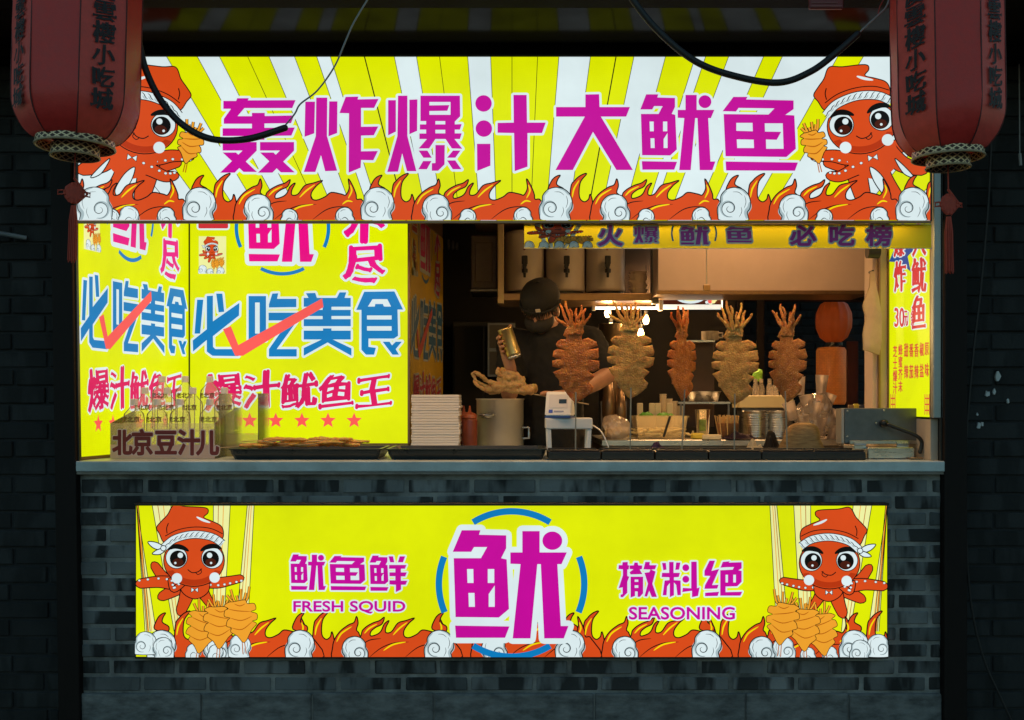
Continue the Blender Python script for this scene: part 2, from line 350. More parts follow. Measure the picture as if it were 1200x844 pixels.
class Art:
    """flat printed artwork: polygons in design units, laid on a panel by fn(u, v, height)"""
    def __init__(s, fn, palette, clip=None):
        s.fn, s.pal, s.clip = fn, palette, clip; s.V, s.F, s.M, s.names = [], [], [], []
    def mi(s, m):
        if m not in s.names: s.names.append(m)
        return s.names.index(m)
    def face(s, pts, m, L):
        if s.clip:
            x0, y0, x1, y1 = s.clip
            for ax, lim, sg in ((0, x0, 1), (0, x1, -1), (1, y0, 1), (1, y1, -1)):
                out = []
                for i in range(len(pts)):
                    a, b = pts[i - 1], pts[i]; ia, ib = (a[ax] - lim) * sg >= 0, (b[ax] - lim) * sg >= 0
                    if ia != ib:
                        t = (lim - a[ax]) / (b[ax] - a[ax]); out.append((a[0] + (b[0] - a[0]) * t, a[1] + (b[1] - a[1]) * t))
                    if ib: out.append((b[0], b[1]))
                pts = out
                if len(pts) < 3: return
        n = len(s.V)
        for p in pts: s.V.append(s.fn(p[0], p[1], L * .0004))
        s.F.append(list(range(n, n + len(pts)))); s.M.append(s.mi(m))
    def poly(s, pts, m, L, holes=()):
        loops = [[Vector((p[0], p[1], 0)) for p in q] for q in [pts, *holes]]
        flat = [p for q in loops for p in q]
        for t in tessellate_polygon(loops): s.face([(flat[i].x, flat[i].y) for i in t], m, L)
    def circ(s, x, y, r, m, L, n=28, ry=None):
        ry = ry or r
        s.face([(x + r * math.cos(2 * PI * i / n), y + ry * math.sin(2 * PI * i / n)) for i in range(n)], m, L)
    def stroke(s, pts, w, m, L, closed=False, taper=False):
        pts = [Vector((p[0], p[1])) for p in pts]; N = len(pts); l, r = [], []
        for i in range(N):
            a = pts[(i - 1) % N] if (closed or i) else pts[0]; b = pts[(i + 1) % N] if (closed or i < N - 1) else pts[-1]
            d = b - a
            if d.length < 1e-9: d = Vector((1, 0))
            d.normalize(); nn = Vector((-d.y, d.x)); ww = w / 2
            if taper: ww *= math.sin(PI * (i + .3) / (N - .4)) ** .6
            l.append(pts[i] + nn * ww); r.append(pts[i] - nn * ww)
        for i in range(N if closed else N - 1):
            j = (i + 1) % N; s.face([tuple(l[i]), tuple(l[j]), tuple(r[j]), tuple(r[i])], m, L)
    def caps(s, edges, w, m, L, span=.7):
        """round-ended bars along edges: a growth of the outline by w"""
        N = max(1, len(edges)); seen = set(); k = 0
        for a, b in edges:
            h = L + span * k / N; k += 1
            dx, dy = b[0] - a[0], b[1] - a[1]; q = math.hypot(dx, dy)
            if q < 1e-6: continue
            nx, ny = -dy / q * w, dx / q * w; pts = []
            ang = math.atan2(ny, nx)
            for j in range(7): t = ang + PI * j / 6; pts.append((a[0] + w * math.cos(t), a[1] + w * math.sin(t)))
            for j in range(7): t = ang + PI + PI * j / 6; pts.append((b[0] + w * math.cos(t), b[1] + w * math.sin(t)))
            s.face(pts, m, h)
    def shape(s, pts, m, L, ol=0, olm='black', n=6, smooth=True):
        q = [tuple(p) for p in spline([(p[0], p[1], 0) for p in pts], n, True)] if smooth else pts
        s.poly(q, m, L)
        if ol: s.stroke(q, ol, olm, L + .4, True)
    def text(s, t, x0, y0, x1, y1, m, L, bold=0, halo=0, hm='white', vert=False, slant=0, brush=0):
        if all(ord(c) < 256 for c in t):
            V, F, E = glyph(t); a0 = min(v[0] for v in V); a1 = max(v[0] for v in V); b0 = min(v[1] for v in V); b1 = max(v[1] for v in V)
            jobs = [(V, F, E, lambda p: (x0 + (p[0] - a0) / (a1 - a0) * (x1 - x0), y1 - (p[1] - b0) / (b1 - b0) * (y1 - y0)))]
        else:
            jobs = []; n = len(t)
            for i, c in enumerate(t):
                V, F, E = glyph(c)
                if vert: cx0, cx1, cy0, cy1 = x0, x1, y0 + (y1 - y0) * i / n, y0 + (y1 - y0) * (i + 1) / n
                else: cx0, cx1, cy0, cy1 = x0 + (x1 - x0) * i / n, x0 + (x1 - x0) * (i + 1) / n, y0, y1
                jobs.append((V, F, E, lambda p, cx0=cx0, cx1=cx1, cy0=cy0, cy1=cy1:
                             (cx0 + p[0] * (cx1 - cx0) + slant * (p[1] - .4) * (cx1 - cx0), cy1 - (p[1] + .12) * (cy1 - cy0))))
        for V, F, E, f in jobs:
            q = [f(p) for p in V]
            if brush:
                ch = min(abs(x1 - x0), abs(y1 - y0)); wv = lambda p: (p[0] + brush * ch * .07 * noise.noise(Vector((p[0] / ch * 3, p[1] / ch * 3, 1))), p[1] + brush * ch * .07 * noise.noise(Vector((p[0] / ch * 3, p[1] / ch * 3, 7))))
                cx = sum(p[0] for p in q) / len(q); q = [wv((p[0], p[1] - brush * .14 * (p[0] - cx))) for p in q]
            ed = [(q[a], q[b]) for a, b in E]
            if halo: s.caps(ed, bold + halo, hm, L)
            if bold and brush:
                for e in ed:
                    ax = abs(e[1][0] - e[0][0]) / (math.hypot(e[1][0] - e[0][0], e[1][1] - e[0][1]) + 1e-9)
                    s.caps([e], bold * (1.75 - 1.35 * ax) * (.75 + .8 * abs(noise.noise(Vector((e[0][0] / ch * 5, e[0][1] / ch * 5, 3))))), m, L + 1 + random.random() * .6)
            elif bold: s.caps(ed, bold, m, L + 1)
            for fc in F: s.face([q[i] for i in fc], m, L + 1.8)
    def sign(s, G, T, m, L, halo=0, hm='white', only=None):
        """traced lettering: G list of polygons / circles, T maps traced coordinates to design units"""
        k = 0
        for it in G:
            k += 1
            if it[0] == 'c':
                q = [T((it[1] + it[3] * math.cos(2 * PI * i / 32), it[2] + it[3] * math.sin(2 * PI * i / 32))) for i in range(32)]; hs = []
            else:
                q = [T(p) for p in it[0]]; hs = [[T(p) for p in h] for h in it[1:]]
            if halo: s.caps([(lp[i - 1], lp[i]) for lp in [q] + hs for i in range(len(lp))], halo, hm, L + .05 * k, .05)
            if halo: s.poly(q, hm, L - .2 + .03 * k)
            s.poly(q, m, L + 2 + .06 * k, hs)
    def build(s, name, parent):
        me = bpy.data.meshes.new(name); base = origin(parent)
        me.from_pydata([tuple(Vector(v) - base) for v in s.V], [], s.F)
        for n in s.names: me.materials.append(s.pal[n])
        me.polygons.foreach_set('material_index', s.M); me.update()
        o = bpy.data.objects.new(name, me); COL.objects.link(o); o.parent = parent
        return o
def crop(ox, oy, k): return lambda p: (ox + p[0] / k, oy + p[1] / k)
def fit(b0, b1):
    return lambda p: (b1[0] + (p[0] - b0[0]) / (b0[2] - b0[0]) * (b1[2] - b1[0]), b1[1] + (p[1] - b0[1]) / (b0[3] - b0[1]) * (b1[3] - b1[1]))
def box_of(b, k, ox, oy): return (ox + b[0] / k, oy + b[1] / k, ox + b[2] / k, oy + b[3] / k)

G_HONG = [([(127,165),(212,165),(220,147),(297,147),(291,161),(610,160),(588,213),(268,213),(222,267),(318,267),(318,245),(404,245),(404,266),(600,262),(580,314),(402,316),(402,345),(605,343),(582,397),(402,400),(402,425),(318,425),(318,400),(122,400),(122,348),(318,348),(318,318),(130,318),(130,285),(178,218),(127,218)],),
 ([(122,440),(350,440),(350,498),(203,645),(105,645),(255,497),(122,497)],), ([(122,510),(212,510),(352,640),(262,640)],),
 ([(372,440),(600,440),(600,498),(455,645),(358,645),(505,497),(372,497)],), ([(372,510),(462,510),(605,643),(512,643)],)]
G_ZHA = [([(675,170),(740,170),(735,382),(670,405)],), ([(748,143),(822,143),(820,400),(888,632),(808,635),(780,528),(742,640),(665,640),(745,400)],), ([(835,168),(890,168),(888,380),(830,402)],),
 ([(945,138),(1030,136),(1025,155),(1165,152),(1135,212),(1048,212),(1048,338),(1163,336),(1133,395),(1048,397),(1048,502),(1160,500),(1130,562),(1048,560),(1045,612),(965,645),(967,248),(903,246)],)]
G_BAO = [([(86,160),(138,160),(138,370),(86,395)],), ([(152,130),(215,130),(215,400),(275,635),(212,635),(180,515),(152,638),(80,640),(148,400)],), ([(228,157),(282,155),(280,365),(228,388)],),
 ([(302,130),(566,130),(568,268),(532,303),(532,322),(578,320),(566,357),(532,357),(532,382),(578,382),(566,420),(530,420),(582,485),(512,483),(470,420),(402,420),(360,483),(290,483),(345,420),(295,420),(295,383),(340,383),(340,357),(298,357),(298,322),(340,322),(340,300),(302,300)],
  [(362,172),(503,172),(503,258),(362,258),(362,233),(482,231),(495,193),(362,195)], [(402,300),(468,300),(468,322),(402,322)], [(402,358),(468,358),(468,382),(402,382)]),
 ([(402,460),(465,460),(463,590),(420,632),(378,632),(378,582),(402,580)],), ([(290,497),(348,497),(378,545),(322,545)],), ([(320,567),(376,567),(345,622),(288,622)],), ([(520,497),(570,497),(535,545),(480,545)],), ([(480,563),(535,563),(576,622),(518,622)],)]
G_ZHI = [('c',724,182,55), ('c',726,350,55), ([(680,452),(770,452),(770,598),(682,633)],),
 ([(924,125),(1012,125),(1015,310),(1140,310),(1115,380),(1018,380),(1018,605),(932,635),(928,380),(818,378),(818,312),(926,310)],)]
G_DA = [([(262,122),(354,120),(357,206),(560,206),(535,270),(366,270),(580,627),(470,627),(313,372),(178,627),(62,627),(258,270),(66,270),(66,206),(262,206)],)]
G_FISHL = [([(97,121),(178,121),(172,142),(290,145),(290,205),(268,252),(292,258),(302,490),(258,530),(70,528),(62,252),(180,252),(207,200),(150,200),(138,222),(58,222)],
  [(120,303),(147,303),(148,368),(122,368)], [(210,303),(238,303),(238,368),(210,368)], [(126,415),(152,415),(154,480),(128,480)], [(214,420),(240,380),(240,480),(214,480)]),
 ([(68,568),(304,572),(285,625),(72,625)],)]
G_YOU = G_FISHL + [([(360,125),(435,125),(435,225),(553,225),(530,280),(512,280),(527,570),(560,570),(540,628),(455,628),(440,280),(425,280),(395,628),(318,628),(352,280),(308,278),(308,225),(360,225)],), ('c',490,170,43)]
G_YU = [([(680,138),(775,138),(765,155),(1083,162),(1083,220),(1028,258),(1088,262),(1098,485),(1035,540),(628,535),(615,253),(915,256),(955,215),(715,212),(698,236),(608,234)],
  [(700,312),(808,312),(810,368),(700,365)], [(703,422),(816,424),(818,480),(706,480)], [(890,315),(1010,315),(1016,485),(900,485),(898,423),(970,425),(1000,372),(892,370)]),
 ([(628,570),(1112,577),(1092,632),(632,630)],)]
B_YOU, B_YU, B_FISHL, B_BAO = (58,121,560,628), (608,138,1112,632), (58,121,304,625), (80,130,582,640)
G_SHEEP = [([(905,143),(940,143),(950,190),(918,190)],), ([(992,143),(1035,143),(1018,190),(978,190)],),
 ([(910,210),(1045,210),(1033,240),(1002,240),(1002,268),(1048,268),(1035,300),(1002,300),(1002,333),(1052,333),(1038,365),(1003,365),(1003,402),(962,422),(962,365),(912,362),(912,330),(958,330),(958,298),(912,298),(912,268),(958,268),(958,240),(908,240)],)]
G_CHE = [([(98,145),(125,145),(128,122),(168,120),(168,145),(180,148),(175,178),(165,180),(165,230),(180,235),(165,275),(165,360),(130,395),(112,395),(112,375),(128,370),(128,318),(97,325),(130,225),(130,178),(95,175)],),
 ([(182,148),(215,146),(220,125),(245,125),(250,146),(282,148),(278,175),(262,180),(282,215),(190,218),(182,200),(212,178),(182,175)],),
 ([(190,235),(288,235),(288,365),(262,392),(245,392),(245,350),(225,350),(225,385),(190,398)], [(222,258),(250,258),(250,275),(222,275)], [(222,302),(250,302),(250,322),(222,322)]),
 ([(305,120),(340,120),(338,145),(393,145),(380,178),(352,180),(385,195),(360,290),(395,393),(355,393),(335,345),(318,390),(298,388),(325,290),(298,205),(335,200),(345,180),(290,178)],)]
G_LIAO = [([(435,128),(465,128),(470,180),(445,185)],), ([(545,125),(578,125),(568,180),(538,182)],),
 ([(490,120),(525,120),(525,205),(575,205),(565,238),(528,240),(528,262),(580,265),(582,378),(555,380),(545,300),(528,280),(528,380),(495,395),(495,285),(475,310),(470,380),(440,380),(455,265),(492,262),(492,240),(432,238),(435,205),(490,205)],),
 ('c',620,165,27), ('c',620,255,27), ([(662,118),(705,118),(708,325),(728,318),(715,385),(668,395),(668,345),(592,355),(597,322),(662,325)],)]
G_JUE = [([(805,110),(848,110),(820,190),(880,175),(825,300),(875,298),(865,328),(765,330),(770,300),(810,230),(765,228),(765,190)],), ([(770,360),(880,352),(868,385),(770,387)],),
 ([(908,120),(962,115),(955,125),(1055,122),(1055,170),(1030,185),(1055,190),(1055,275),(1020,310),(930,312),(930,355),(1060,352),(1045,383),(888,383),(888,185),(985,180),(995,160),(925,162),(890,165)], [(930,220),(948,220),(948,280),(930,280)], [(990,220),(1010,220),(1010,280),(990,280)])]
G_BI = [([(52,445),(85,445),(68,628),(38,628)],), ([(104,425),(137,423),(137,562),(280,462),(278,530),(137,642),(138,700),(150,712),(275,712),(275,750),(135,748),(104,725),(104,662),(30,725),(28,665),(104,605)],), ([(155,412),(188,412),(198,510),(168,513)],)]
G_CHI = [([(330,425),(424,425),(424,665),(330,665)], [(365,460),(390,460),(390,628),(365,628)]),
 ([(440,487),(440,470),(458,412),(490,410),(484,440),(588,440),(588,485)],), ([(438,515),(590,515),(590,562),(482,712),(590,712),(590,752),(440,752),(440,712),(548,557),(438,557)],)]
G_MEI = [([(640,410),(690,408),(700,437),(655,437)],), ([(822,405),(858,405),(848,437),(805,437)],), ([(628,435),(882,435),(882,483),(778,483),(778,500),(882,500),(882,533),(778,533),(778,550),(882,550),(882,588),(628,588),(628,550),(730,550),(730,533),(628,533),(628,500),(730,500),(730,483),(628,483)],),
 ([(628,612),(732,612),(732,600),(778,600),(778,612),(882,612),(882,660),(785,660),(886,708),(886,748),(757,676),(628,748),(628,706),(725,660),(628,660)],)]
G_SHI = [([(955,402),(1118,400),(1165,498),(1135,498),(1138,640),(1115,655),(978,655),(978,700),(1018,705),(1008,742),(965,742),(940,715),(940,500),(912,500)],
  [(1000,442),(1080,442),(1100,482),(1062,482),(1055,468),(1015,468),(1012,482),(975,482)], [(970,530),(1103,530),(1103,552),(970,552)], [(970,588),(1103,588),(1103,612),(970,612)]),
 ([(1055,672),(1092,672),(1105,692),(1125,672),(1158,672),(1125,712),(1143,742),(1108,742)],)]
G_TICK = [([(192,605),(235,588),(275,690),(728,438),(735,485),(300,748),(258,748)],)]

# ------------------------------------------------------------------ cartoon artwork (flames, clouds, octopus)
FL = [[(460,262),(460,222),(465,212),(472,206),(479,204),(472,213),(470,224),(471,233),(476,237),(481,234),(483,228),(486,240),(484,262)],
      [(486,262),(484,246),(487,236),(494,227),(504,220),(511,217),(514,210),(516,218),(514,226),(518,232),(526,262)],
      [(518,262),(520,232),(524,224),(534,218),(543,215),(549,211),(546,219),(538,223),(532,228),(532,233),(540,231),(545,227),(549,219),(555,215),(551,223),(551,229),(558,228),(566,218),(576,215),(587,212),(580,218),(574,226),(574,233),(580,235),(590,231),(597,226),(609,228),(614,229),(618,221),(617,210),(622,218),(626,228),(627,234),(634,236),(640,262)],
      [(434,225),(437,214),(442,208),(448,206),(445,211),(444,217),(452,222),(450,228)]]
FLY = [[(462,232),(464,222),(470,212)], [(489,240),(495,230),(508,222)], [(524,230),(530,224),(540,219)], [(548,250),(560,243),(576,240)], [(560,232),(568,224),(578,217)], [(610,240),(616,236),(622,237)], [(617,233),(621,224),(619,217)]]
def cloud(a, x, y, r, L, ol, flip=1, small=False):
    F = lambda p: (x + flip * p[0] * r, y + p[1] * r)
    pts = [(-.8, 1.05), (-1.02, .75), (-1.04, .25), (-.86, -.1), (-.82, -.5), (-.5, -.86), (-.02, -1.0), (.48, -.9), (.84, -.58), (1.0, -.12), (.96, .3), (.8, .55), (.86, .85), (.75, 1.05)]
    a.shape([F(p) for p in pts], 'white', L, ol, n=5)
    for q, wd in ((((.96, -.1), (.93, .25), (.74, .55), (.78, .95)), .30), (((-.98, .75), (-1.0, .25), (-.8, -.15), (-.76, -.5), (-.45, -.8)), .18), (((.1, -.96), (.5, -.84), (.8, -.5)), .12)):
        a.stroke(spline([(*F(p), 0) for p in q], 5), r * wd, 'grey', L + .2, taper=True)
    for q in (((.62, -.5), (.72, -.1), (.6, .3)), ((.42, .2), (.46, .5), (.3, .85)), ((-.1, -.72), (.25, -.7), (.5, -.5))):
        a.stroke(spline([(*F(p), 0) for p in q], 5), ol * .55, 'black', L + .5, taper=True)
    if not small:
        c = (-.3, .3); rr = .56; sp = []
        for i in range(34):
            t = i / 33; an = 1.2 + t * 9.6; q = rr * (1 - .82 * t); sp.append(F((c[0] + q * math.cos(an), c[1] + q * math.sin(an))))
        a.stroke([(p[0] - flip * r * .05, p[1] - r * .02) for p in sp[:20]], r * .15, 'grey', L + .3, taper=True)
        a.stroke(sp, ol * .9, 'black', L + .6, taper=True)
    else:
        a.stroke(spline([(*F(p), 0) for p in ((-.3, .9), (-.35, .4), (0, .1), (.35, .3))], 5), ol * .8, 'black', L + .6, taper=True)
def flames(a, dx, L, ol=1.4, dy=0, sx=1, x0=443, cl=True, seed=0):
    f = lambda p: (x0 + (p[0] - 443) * sx + dx, p[1] + dy)
    for i, q in enumerate(FL): a.shape([f(p) for p in q], 'orange', L + .8 * i, ol, n=4)
    for q in FLY: a.stroke([tuple(v) for v in spline([(*f(p), 0) for p in q], 5)], 2.0, 'fyellow', L + 3.8, taper=True)
    for q in ([(530, 258), (545, 247), (562, 241), (580, 240)], [(575, 258), (590, 247), (603, 243), (618, 243)], [(519, 245), (530, 238), (545, 236)]):
        a.stroke([tuple(v) for v in spline([(*f(p), 0) for p in q], 5)], 1.2, 'black', L + 3.6, taper=True)
    if cl:
        for x, y, r, sm, fl in ((548, 254, 11, 1, 1), (613, 253, 12, 1, -1), (443, 237, 21, 0, 1), (512, 243, 18.5, 0, -1))[0 if cl == 1 else 2:]:
            c = f((x, y)); cloud(a, c[0], c[1] + (r * .1 if cl == 1 else r * .28), r * (.9 if cl == 1 else .8), L + 5 + (0 if sm else 1.4), ol * .8, fl * (1 if sx > 0 else -1), sm)
def skewered(a, T, x, y, s, L, ol, rot=0):
    """small drawn fried squid on a pair of sticks"""
    ca, sa = math.cos(rot), math.sin(rot)
    F = lambda p: T((x + s * (p[0] * ca - p[1] * sa), y + s * (p[0] * sa + p[1] * ca)))
    for k in (-4, 4): a.stroke([F((k * 1.0, 90)), F((k * 1.5, 150))], ol * 1.3, 'dgold', L)
    for i, (px, py) in enumerate(((-45, -80), (-28, -100), (-8, -75), (10, -98), (28, -82), (44, -104))):
        q = [tuple(v) for v in spline([(*F((px * .35, -40)), 0), (*F((px * .75, -62)), 0), (*F((px, py)), 0)], 5)]
        a.stroke(q, ol * 4.2, 'black', L + .1); a.stroke(q, ol * 2.6, 'gold', L + .3)
    body = [(-22, -52), (22, -55), (30, -40), (56, -38), (60, -15), (40, -8), (62, 2), (60, 24), (42, 28), (58, 40), (36, 62), (4, 108), (-20, 80), (-44, 62), (-40, 46), (-58, 38), (-52, 16), (-42, 8), (-62, 0), (-58, -22), (-44, -28), (-60, -40), (-40, -52)]
    a.shape([F(p) for p in body], 'gold', L + .8, ol, n=3)
    for q in (((-44, -26), (-10, -16), (40, -8)), ((-42, 8), (0, 22), (42, 10)), ((-40, 46), (0, 56), (42, 30)), ((-20, -44), (0, -34), (22, -40))):
        a.stroke([tuple(v) for v in spline([(*F(p), 0) for p in q], 4)], ol * 1.5, 'dgold', L + 1.6, taper=True)
def octopus(a, T, L, ol, variant, sgn=1):
    E = lambda pts, m, l, o=ol, n=5: a.shape([T(p) for p in pts], m, L + l, o, n=n)
    k = abs(T((100, 0))[0] - T((0, 0))[0]) / 100
    C = lambda x, y, r, m, l, ry=None: a.poly([T((x + r * math.cos(2 * PI * i / 26), y + (ry or r) * math.sin(2 * PI * i / 26))) for i in range(26)], m, L + l)
    St = lambda pts, wd, m, l, tp=False: a.stroke([tuple(v) for v in spline([(*T(p), 0) for p in pts], 6)], wd * k, m, L + l, taper=tp)
    def arm(pts, wd, l, suck=None):
        q = spline([(p[0], p[1], 0) for p in pts], 6); n = len(q); le, ri = [], []
        for i, p in enumerate(q):
            d = (q[min(i + 1, n - 1)] - q[max(i - 1, 0)]).normalized(); ww = wd * (1 - .45 * i / n) / 2
            le.append((p.x - d.y * ww, p.y + d.x * ww)); ri.append((p.x + d.y * ww, p.y - d.x * ww))
        e = q[-1]; d = (q[-1] - q[-2]).normalized(); ww = wd * .55 / 2
        tip = [(e.x + d.x * ww * .7 - d.y * ww * .6, e.y + d.y * ww * .7 + d.x * ww * .6), (e.x + d.x * ww, e.y + d.y * ww), (e.x + d.x * ww * .7 + d.y * ww * .6, e.y + d.y * ww * .7 - d.x * ww * .6)]
        pl = [T(p) for p in le + tip + ri[::-1]]
        a.poly(pl, 'orange', L + l); a.stroke(pl, ol, 'black', L + l + .3, True)
        if suck:
            for i in range(3, n, max(2, n // 6)):
                p = q[i]; d = (q[min(i + 1, n - 1)] - q[max(i - 1, 0)]).normalized(); o = wd * .2 * suck
                cx, cy = p.x - d.y * o, p.y + d.x * o
                C(cx, cy, 8, 'black', l + .5, 7); C(cx, cy, 6.2, 'white', l + .7, 5.2)
    if variant == 'sit':
        arm([(280,420),(200,420),(138,345)], 76, 0); arm([(300,440),(230,480),(175,508)], 80, .6); arm([(320,450),(300,520),(275,585)], 86, 1.2); arm([(380,450),(400,500),(440,560)], 70, 1.4)
        arm([(310,415),(240,435),(160,430),(62,440)], 84, 2, 1); arm([(400,430),(470,435),(530,425),(588,412)], 66, 2, 1)
        E([(285,400),(410,400),(420,480),(350,520),(280,480)], 'orange', 2.6)
        arm([(300,420),(240,470),(220,420)], 40, 3.1, 1)
        for sg in (-1, 1): a.shape([T(p) for p in ((348, 472), (348 + 18 * sg, 460), (348 + 18 * sg, 485))], 'white', L + 3.8, ol, smooth=False)
    else:
        arm([(395,420),(470,450),(540,420),(575,360)], 84, 0, -1); arm([(330,430),(250,500),(160,470)], 60, 0)
        arm([(300,440),(290,540),(300,660)], 120, .8); arm([(430,440),(500,530),(590,570)], 96, 1.2); arm([(380,450),(400,570),(450,680)], 110, 1.6)
        arm([(340,455),(260,462),(190,440),(110,430)], 78, 2.2, -1); arm([(350,500),(280,520),(210,540),(165,530)], 72, 2.6, 1)
        E([(270,400),(460,400),(480,520),(380,580),(270,520)], 'orange', 3, 0)
        for q in (((352, 520), (395, 560), (425, 640), (400, 665), (360, 590)), ((470, 500), (500, 530), (545, 600), (500, 575))): E(q, 'white', 3.5)
        for sg in (-1, 1): a.shape([T(p) for p in ((372, 478), (372 + 22 * sg, 464), (372 + 22 * sg, 493))], 'white', L + 3.8, ol, smooth=False)
    th = [i * 2 * PI / 40 for i in range(40)]
    cx, cy, rx, ry = (345, 320, 158, 134)
    hd = [T((cx + rx * math.cos(t), cy + ry * math.sin(t))) for t in th]
    a.poly(hd, 'orange', L + 4.2); a.stroke(hd, ol, 'black', L + 4.6, True)
    ch = [T((cx + rx * .97 * math.cos(t), cy + ry * .96 * math.sin(t))) for t in [R(25 + 130 * i / 20) for i in range(21)]] + [T((cx + rx * .8 * math.cos(t), cy + ry * .74 * math.sin(t))) for t in [R(150 - 120 * i / 20) for i in range(21)]]
    a.poly(ch, 'dorange', L + 4.4)
    C(256, 412, 27, 'white', 4.9); C(452, 408, 27, 'white', 4.9)
    for ex in (254, 440):
        C(ex, 305, 58, 'black', 5.2); C(ex, 305, 54, 'white', 5.4); C(ex + (8 if ex < 300 else -8), 310, 43, 'black', 5.6)
        C(ex + (8 if ex < 300 else -8), 328, 28, 'brown', 5.75, 20)
        C(ex + (20 if ex < 300 else -14), 292, 14, 'white', 6); C(ex - 6, 332, 6, 'white', 6)
    St([(205, 262), (245, 246), (285, 252), (318, 270)], 26, 'black', 6.2, True); St([(378, 270), (410, 250), (450, 244), (490, 258)], 26, 'black', 6.2, True)
    St([(312, 366), (335, 382), (365, 378), (386, 362)], 5, 'black', 5.2); St([(352, 380), (366, 392), (384, 380), (378, 362)], 4, 'black', 5.3)
    E([(192,225),(165,180),(150,148),(175,115),(208,80),(240,30),(300,38),(405,45),(418,70),(396,95),(440,115),(484,138),(498,170),(490,205),(440,178),(345,165),(250,185)], 'orange', 5.2, n=5)
    St([(205, 178), (203, 150), (212, 125)], 5, 'black', 6); St([(195, 192), (260, 160), (345, 145), (430, 152), (494, 180)], 4.5, 'black', 6)
    St([(358, 92), (390, 108), (430, 122)], 13, 'white', 6.1, True)
    band = [(190, 250), (235, 212), (290, 192), (345, 184), (400, 188), (450, 202), (495, 232)]
    St(band, 44, 'black', 6.6); St(band, 36, 'white', 6.9)
    bb = spline([(*p, 0) for p in band], 4)
    for i in range(1, len(bb), 2):
        p = bb[i]; St([(p.x - 16, p.y + 14), (p.x - 4, p.y + 6), (p.x + 4, p.y - 6), (p.x + 16, p.y - 14)], 4, 'black', 7.3, True)
        St([(p.x - 8, p.y + 15), (p.x + 2, p.y + 10), (p.x + 10, p.y)], 5, 'grey', 7.2, True)
    if variant == 'sit':
        E([(190, 250), (150, 225), (105, 222), (130, 252), (170, 265)], 'white', 6.6); E([(188, 255), (150, 265), (128, 285), (165, 288), (190, 272)], 'white', 7.1)
        C(186, 255, 16, 'black', 7.6); C(186, 255, 12, 'white', 7.8)

# ------------------------------------------------------------------ shared materials
M_brick = brick_mat('grey_brick', (.10, .115, .12), (.20, .215, .22), .82)
M_brick2 = brick_mat('darkened_brick', (.010, .0115, .012), (.024, .027, .028), .6)  # side wall brick painted darker to imitate a view shaded towards its edges
M_mortar = mat('mortar', (.31, .32, .31), .95, var=.75, scale=6, bump=.4, bscale=120)
M_mortar2 = mat('dark_mortar', (.022, .024, .026), .95, var=.5, scale=14, bump=.4, bscale=120)
M_conc = mat('rough_plinth_stone', (.21, .225, .225), .9, col2=(.06, .065, .066), scale=9, bump=1.0, bscale=26, stretch=(1, 1, 2.2))
M_wood = mat('dark_painted_wood', (.012, .008, .0075), .6, spec=.2, var=.5, scale=6, bump=.25, bscale=30, stretch=(1, 1, .12))
M_black = mat('black_timber', (.007, .007, .007), .8, var=.4, scale=5, bump=.2, bscale=30, spec=.08)
M_alu = mat('grey_aluminium', (.36, .42, .44), .38, metal=.55, var=.2, scale=10)
M_slab = mat('zinc_counter', (.58, .68, .70), .4, metal=.1, var=.45, scale=4, bump=.12, bscale=50)
M_bronze = mat('bronze_trim', (.32, .2, .11), .35, metal=.7, var=.3)
M_blackplastic = mat('black_plastic', (.012, .012, .013), .38, var=.4, scale=30, bump=.1)
M_steel = mat('stainless_steel', (.55, .54, .52), .28, metal=1, var=.25, scale=14, bump=.05, bscale=20, stretch=(1, 1, 6))
M_steeld = mat('dark_steel', (.22, .22, .22), .42, metal=.9, var=.35, scale=18)
M_white = mat('white_plastic', (.75, .76, .78), .4, var=.08)
M_cream = mat('cream_enamel', (.5, .43, .35), .35, var=.15, scale=5)
M_beige = mat('beige_board', (.64, .49, .42), .6, var=.15, scale=3)
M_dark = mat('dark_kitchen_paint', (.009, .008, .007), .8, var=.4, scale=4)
M_milk = glassy('milky_plastic', (1, .995, .985), .84, .045, (.99, .92, .86), .75, 1.1)
M_clear = glassy('clear_acrylic', (.995, .99, .98), .93, .045, (.9, .85, .78), .6, 1.15)
M_bag = glassy('cloudy_plastic_bag', (1, .97, .94), .58, .07, (.92, .80, .70), .5)
M_stick = mat('bamboo_stick', (.42, .3, .17), .6, var=.3, scale=40)
M_rubber = mat('black_rubber', (.012, .012, .013), .55, bump=.1)
M_wire = mat('grey_wire', (.3, .3, .3), .4)

# ------------------------------------------------------------------ ground and outside walls
bm = B(); box(bm, (-60, -60, -.2), (60, 60, 0)); struct('ground', bm, mat('street_paving', (.07, .07, .07), .9, var=.4, scale=3, bump=.3))
def brickwork(bm, x0, x1, z0, z1, y, mi=0, L=.236, H=.049, J=.014, skip=None):
    z = z0; row = 0
    while z + H <= z1 + .02:
        x = x0 - (L + J) * (.5 if row % 2 else 0) + random.uniform(-.01, .01)
        while x < x1:
            a, b = max(x, x0), min(x + L, x1)
            if b - a > .02 and not (skip and skip(a, b, z, z + H)):
                o = random.uniform(-.003, .003)
                box(bm, (a + random.uniform(0, .002), y + o, z + random.uniform(-.001, .001)), (b - random.uniform(0, .003), y + .06, z + H), .0035, mi)
            x += L + J
        z += H + J; row += 1
ZC = P(0, 540).z
XL, XR = P(93, 0).x, P(1103, 0).x
bm = B()
brickwork(bm, XL, XR, P(0, 809).z, P(0, 556).z, .0)
for v in bm.verts: v.co += Vector((noise.noise(v.co * 31), .7 * noise.noise(v.co * 23 + Vector((5, 0, 0))), noise.noise(v.co * 37 + Vector((9, 9, 0))))) * .0032
box(bm, (XL, .0045, 0), (XR, .24, P(0, 553.5).z), 0, 1)
x = XL; k = 0
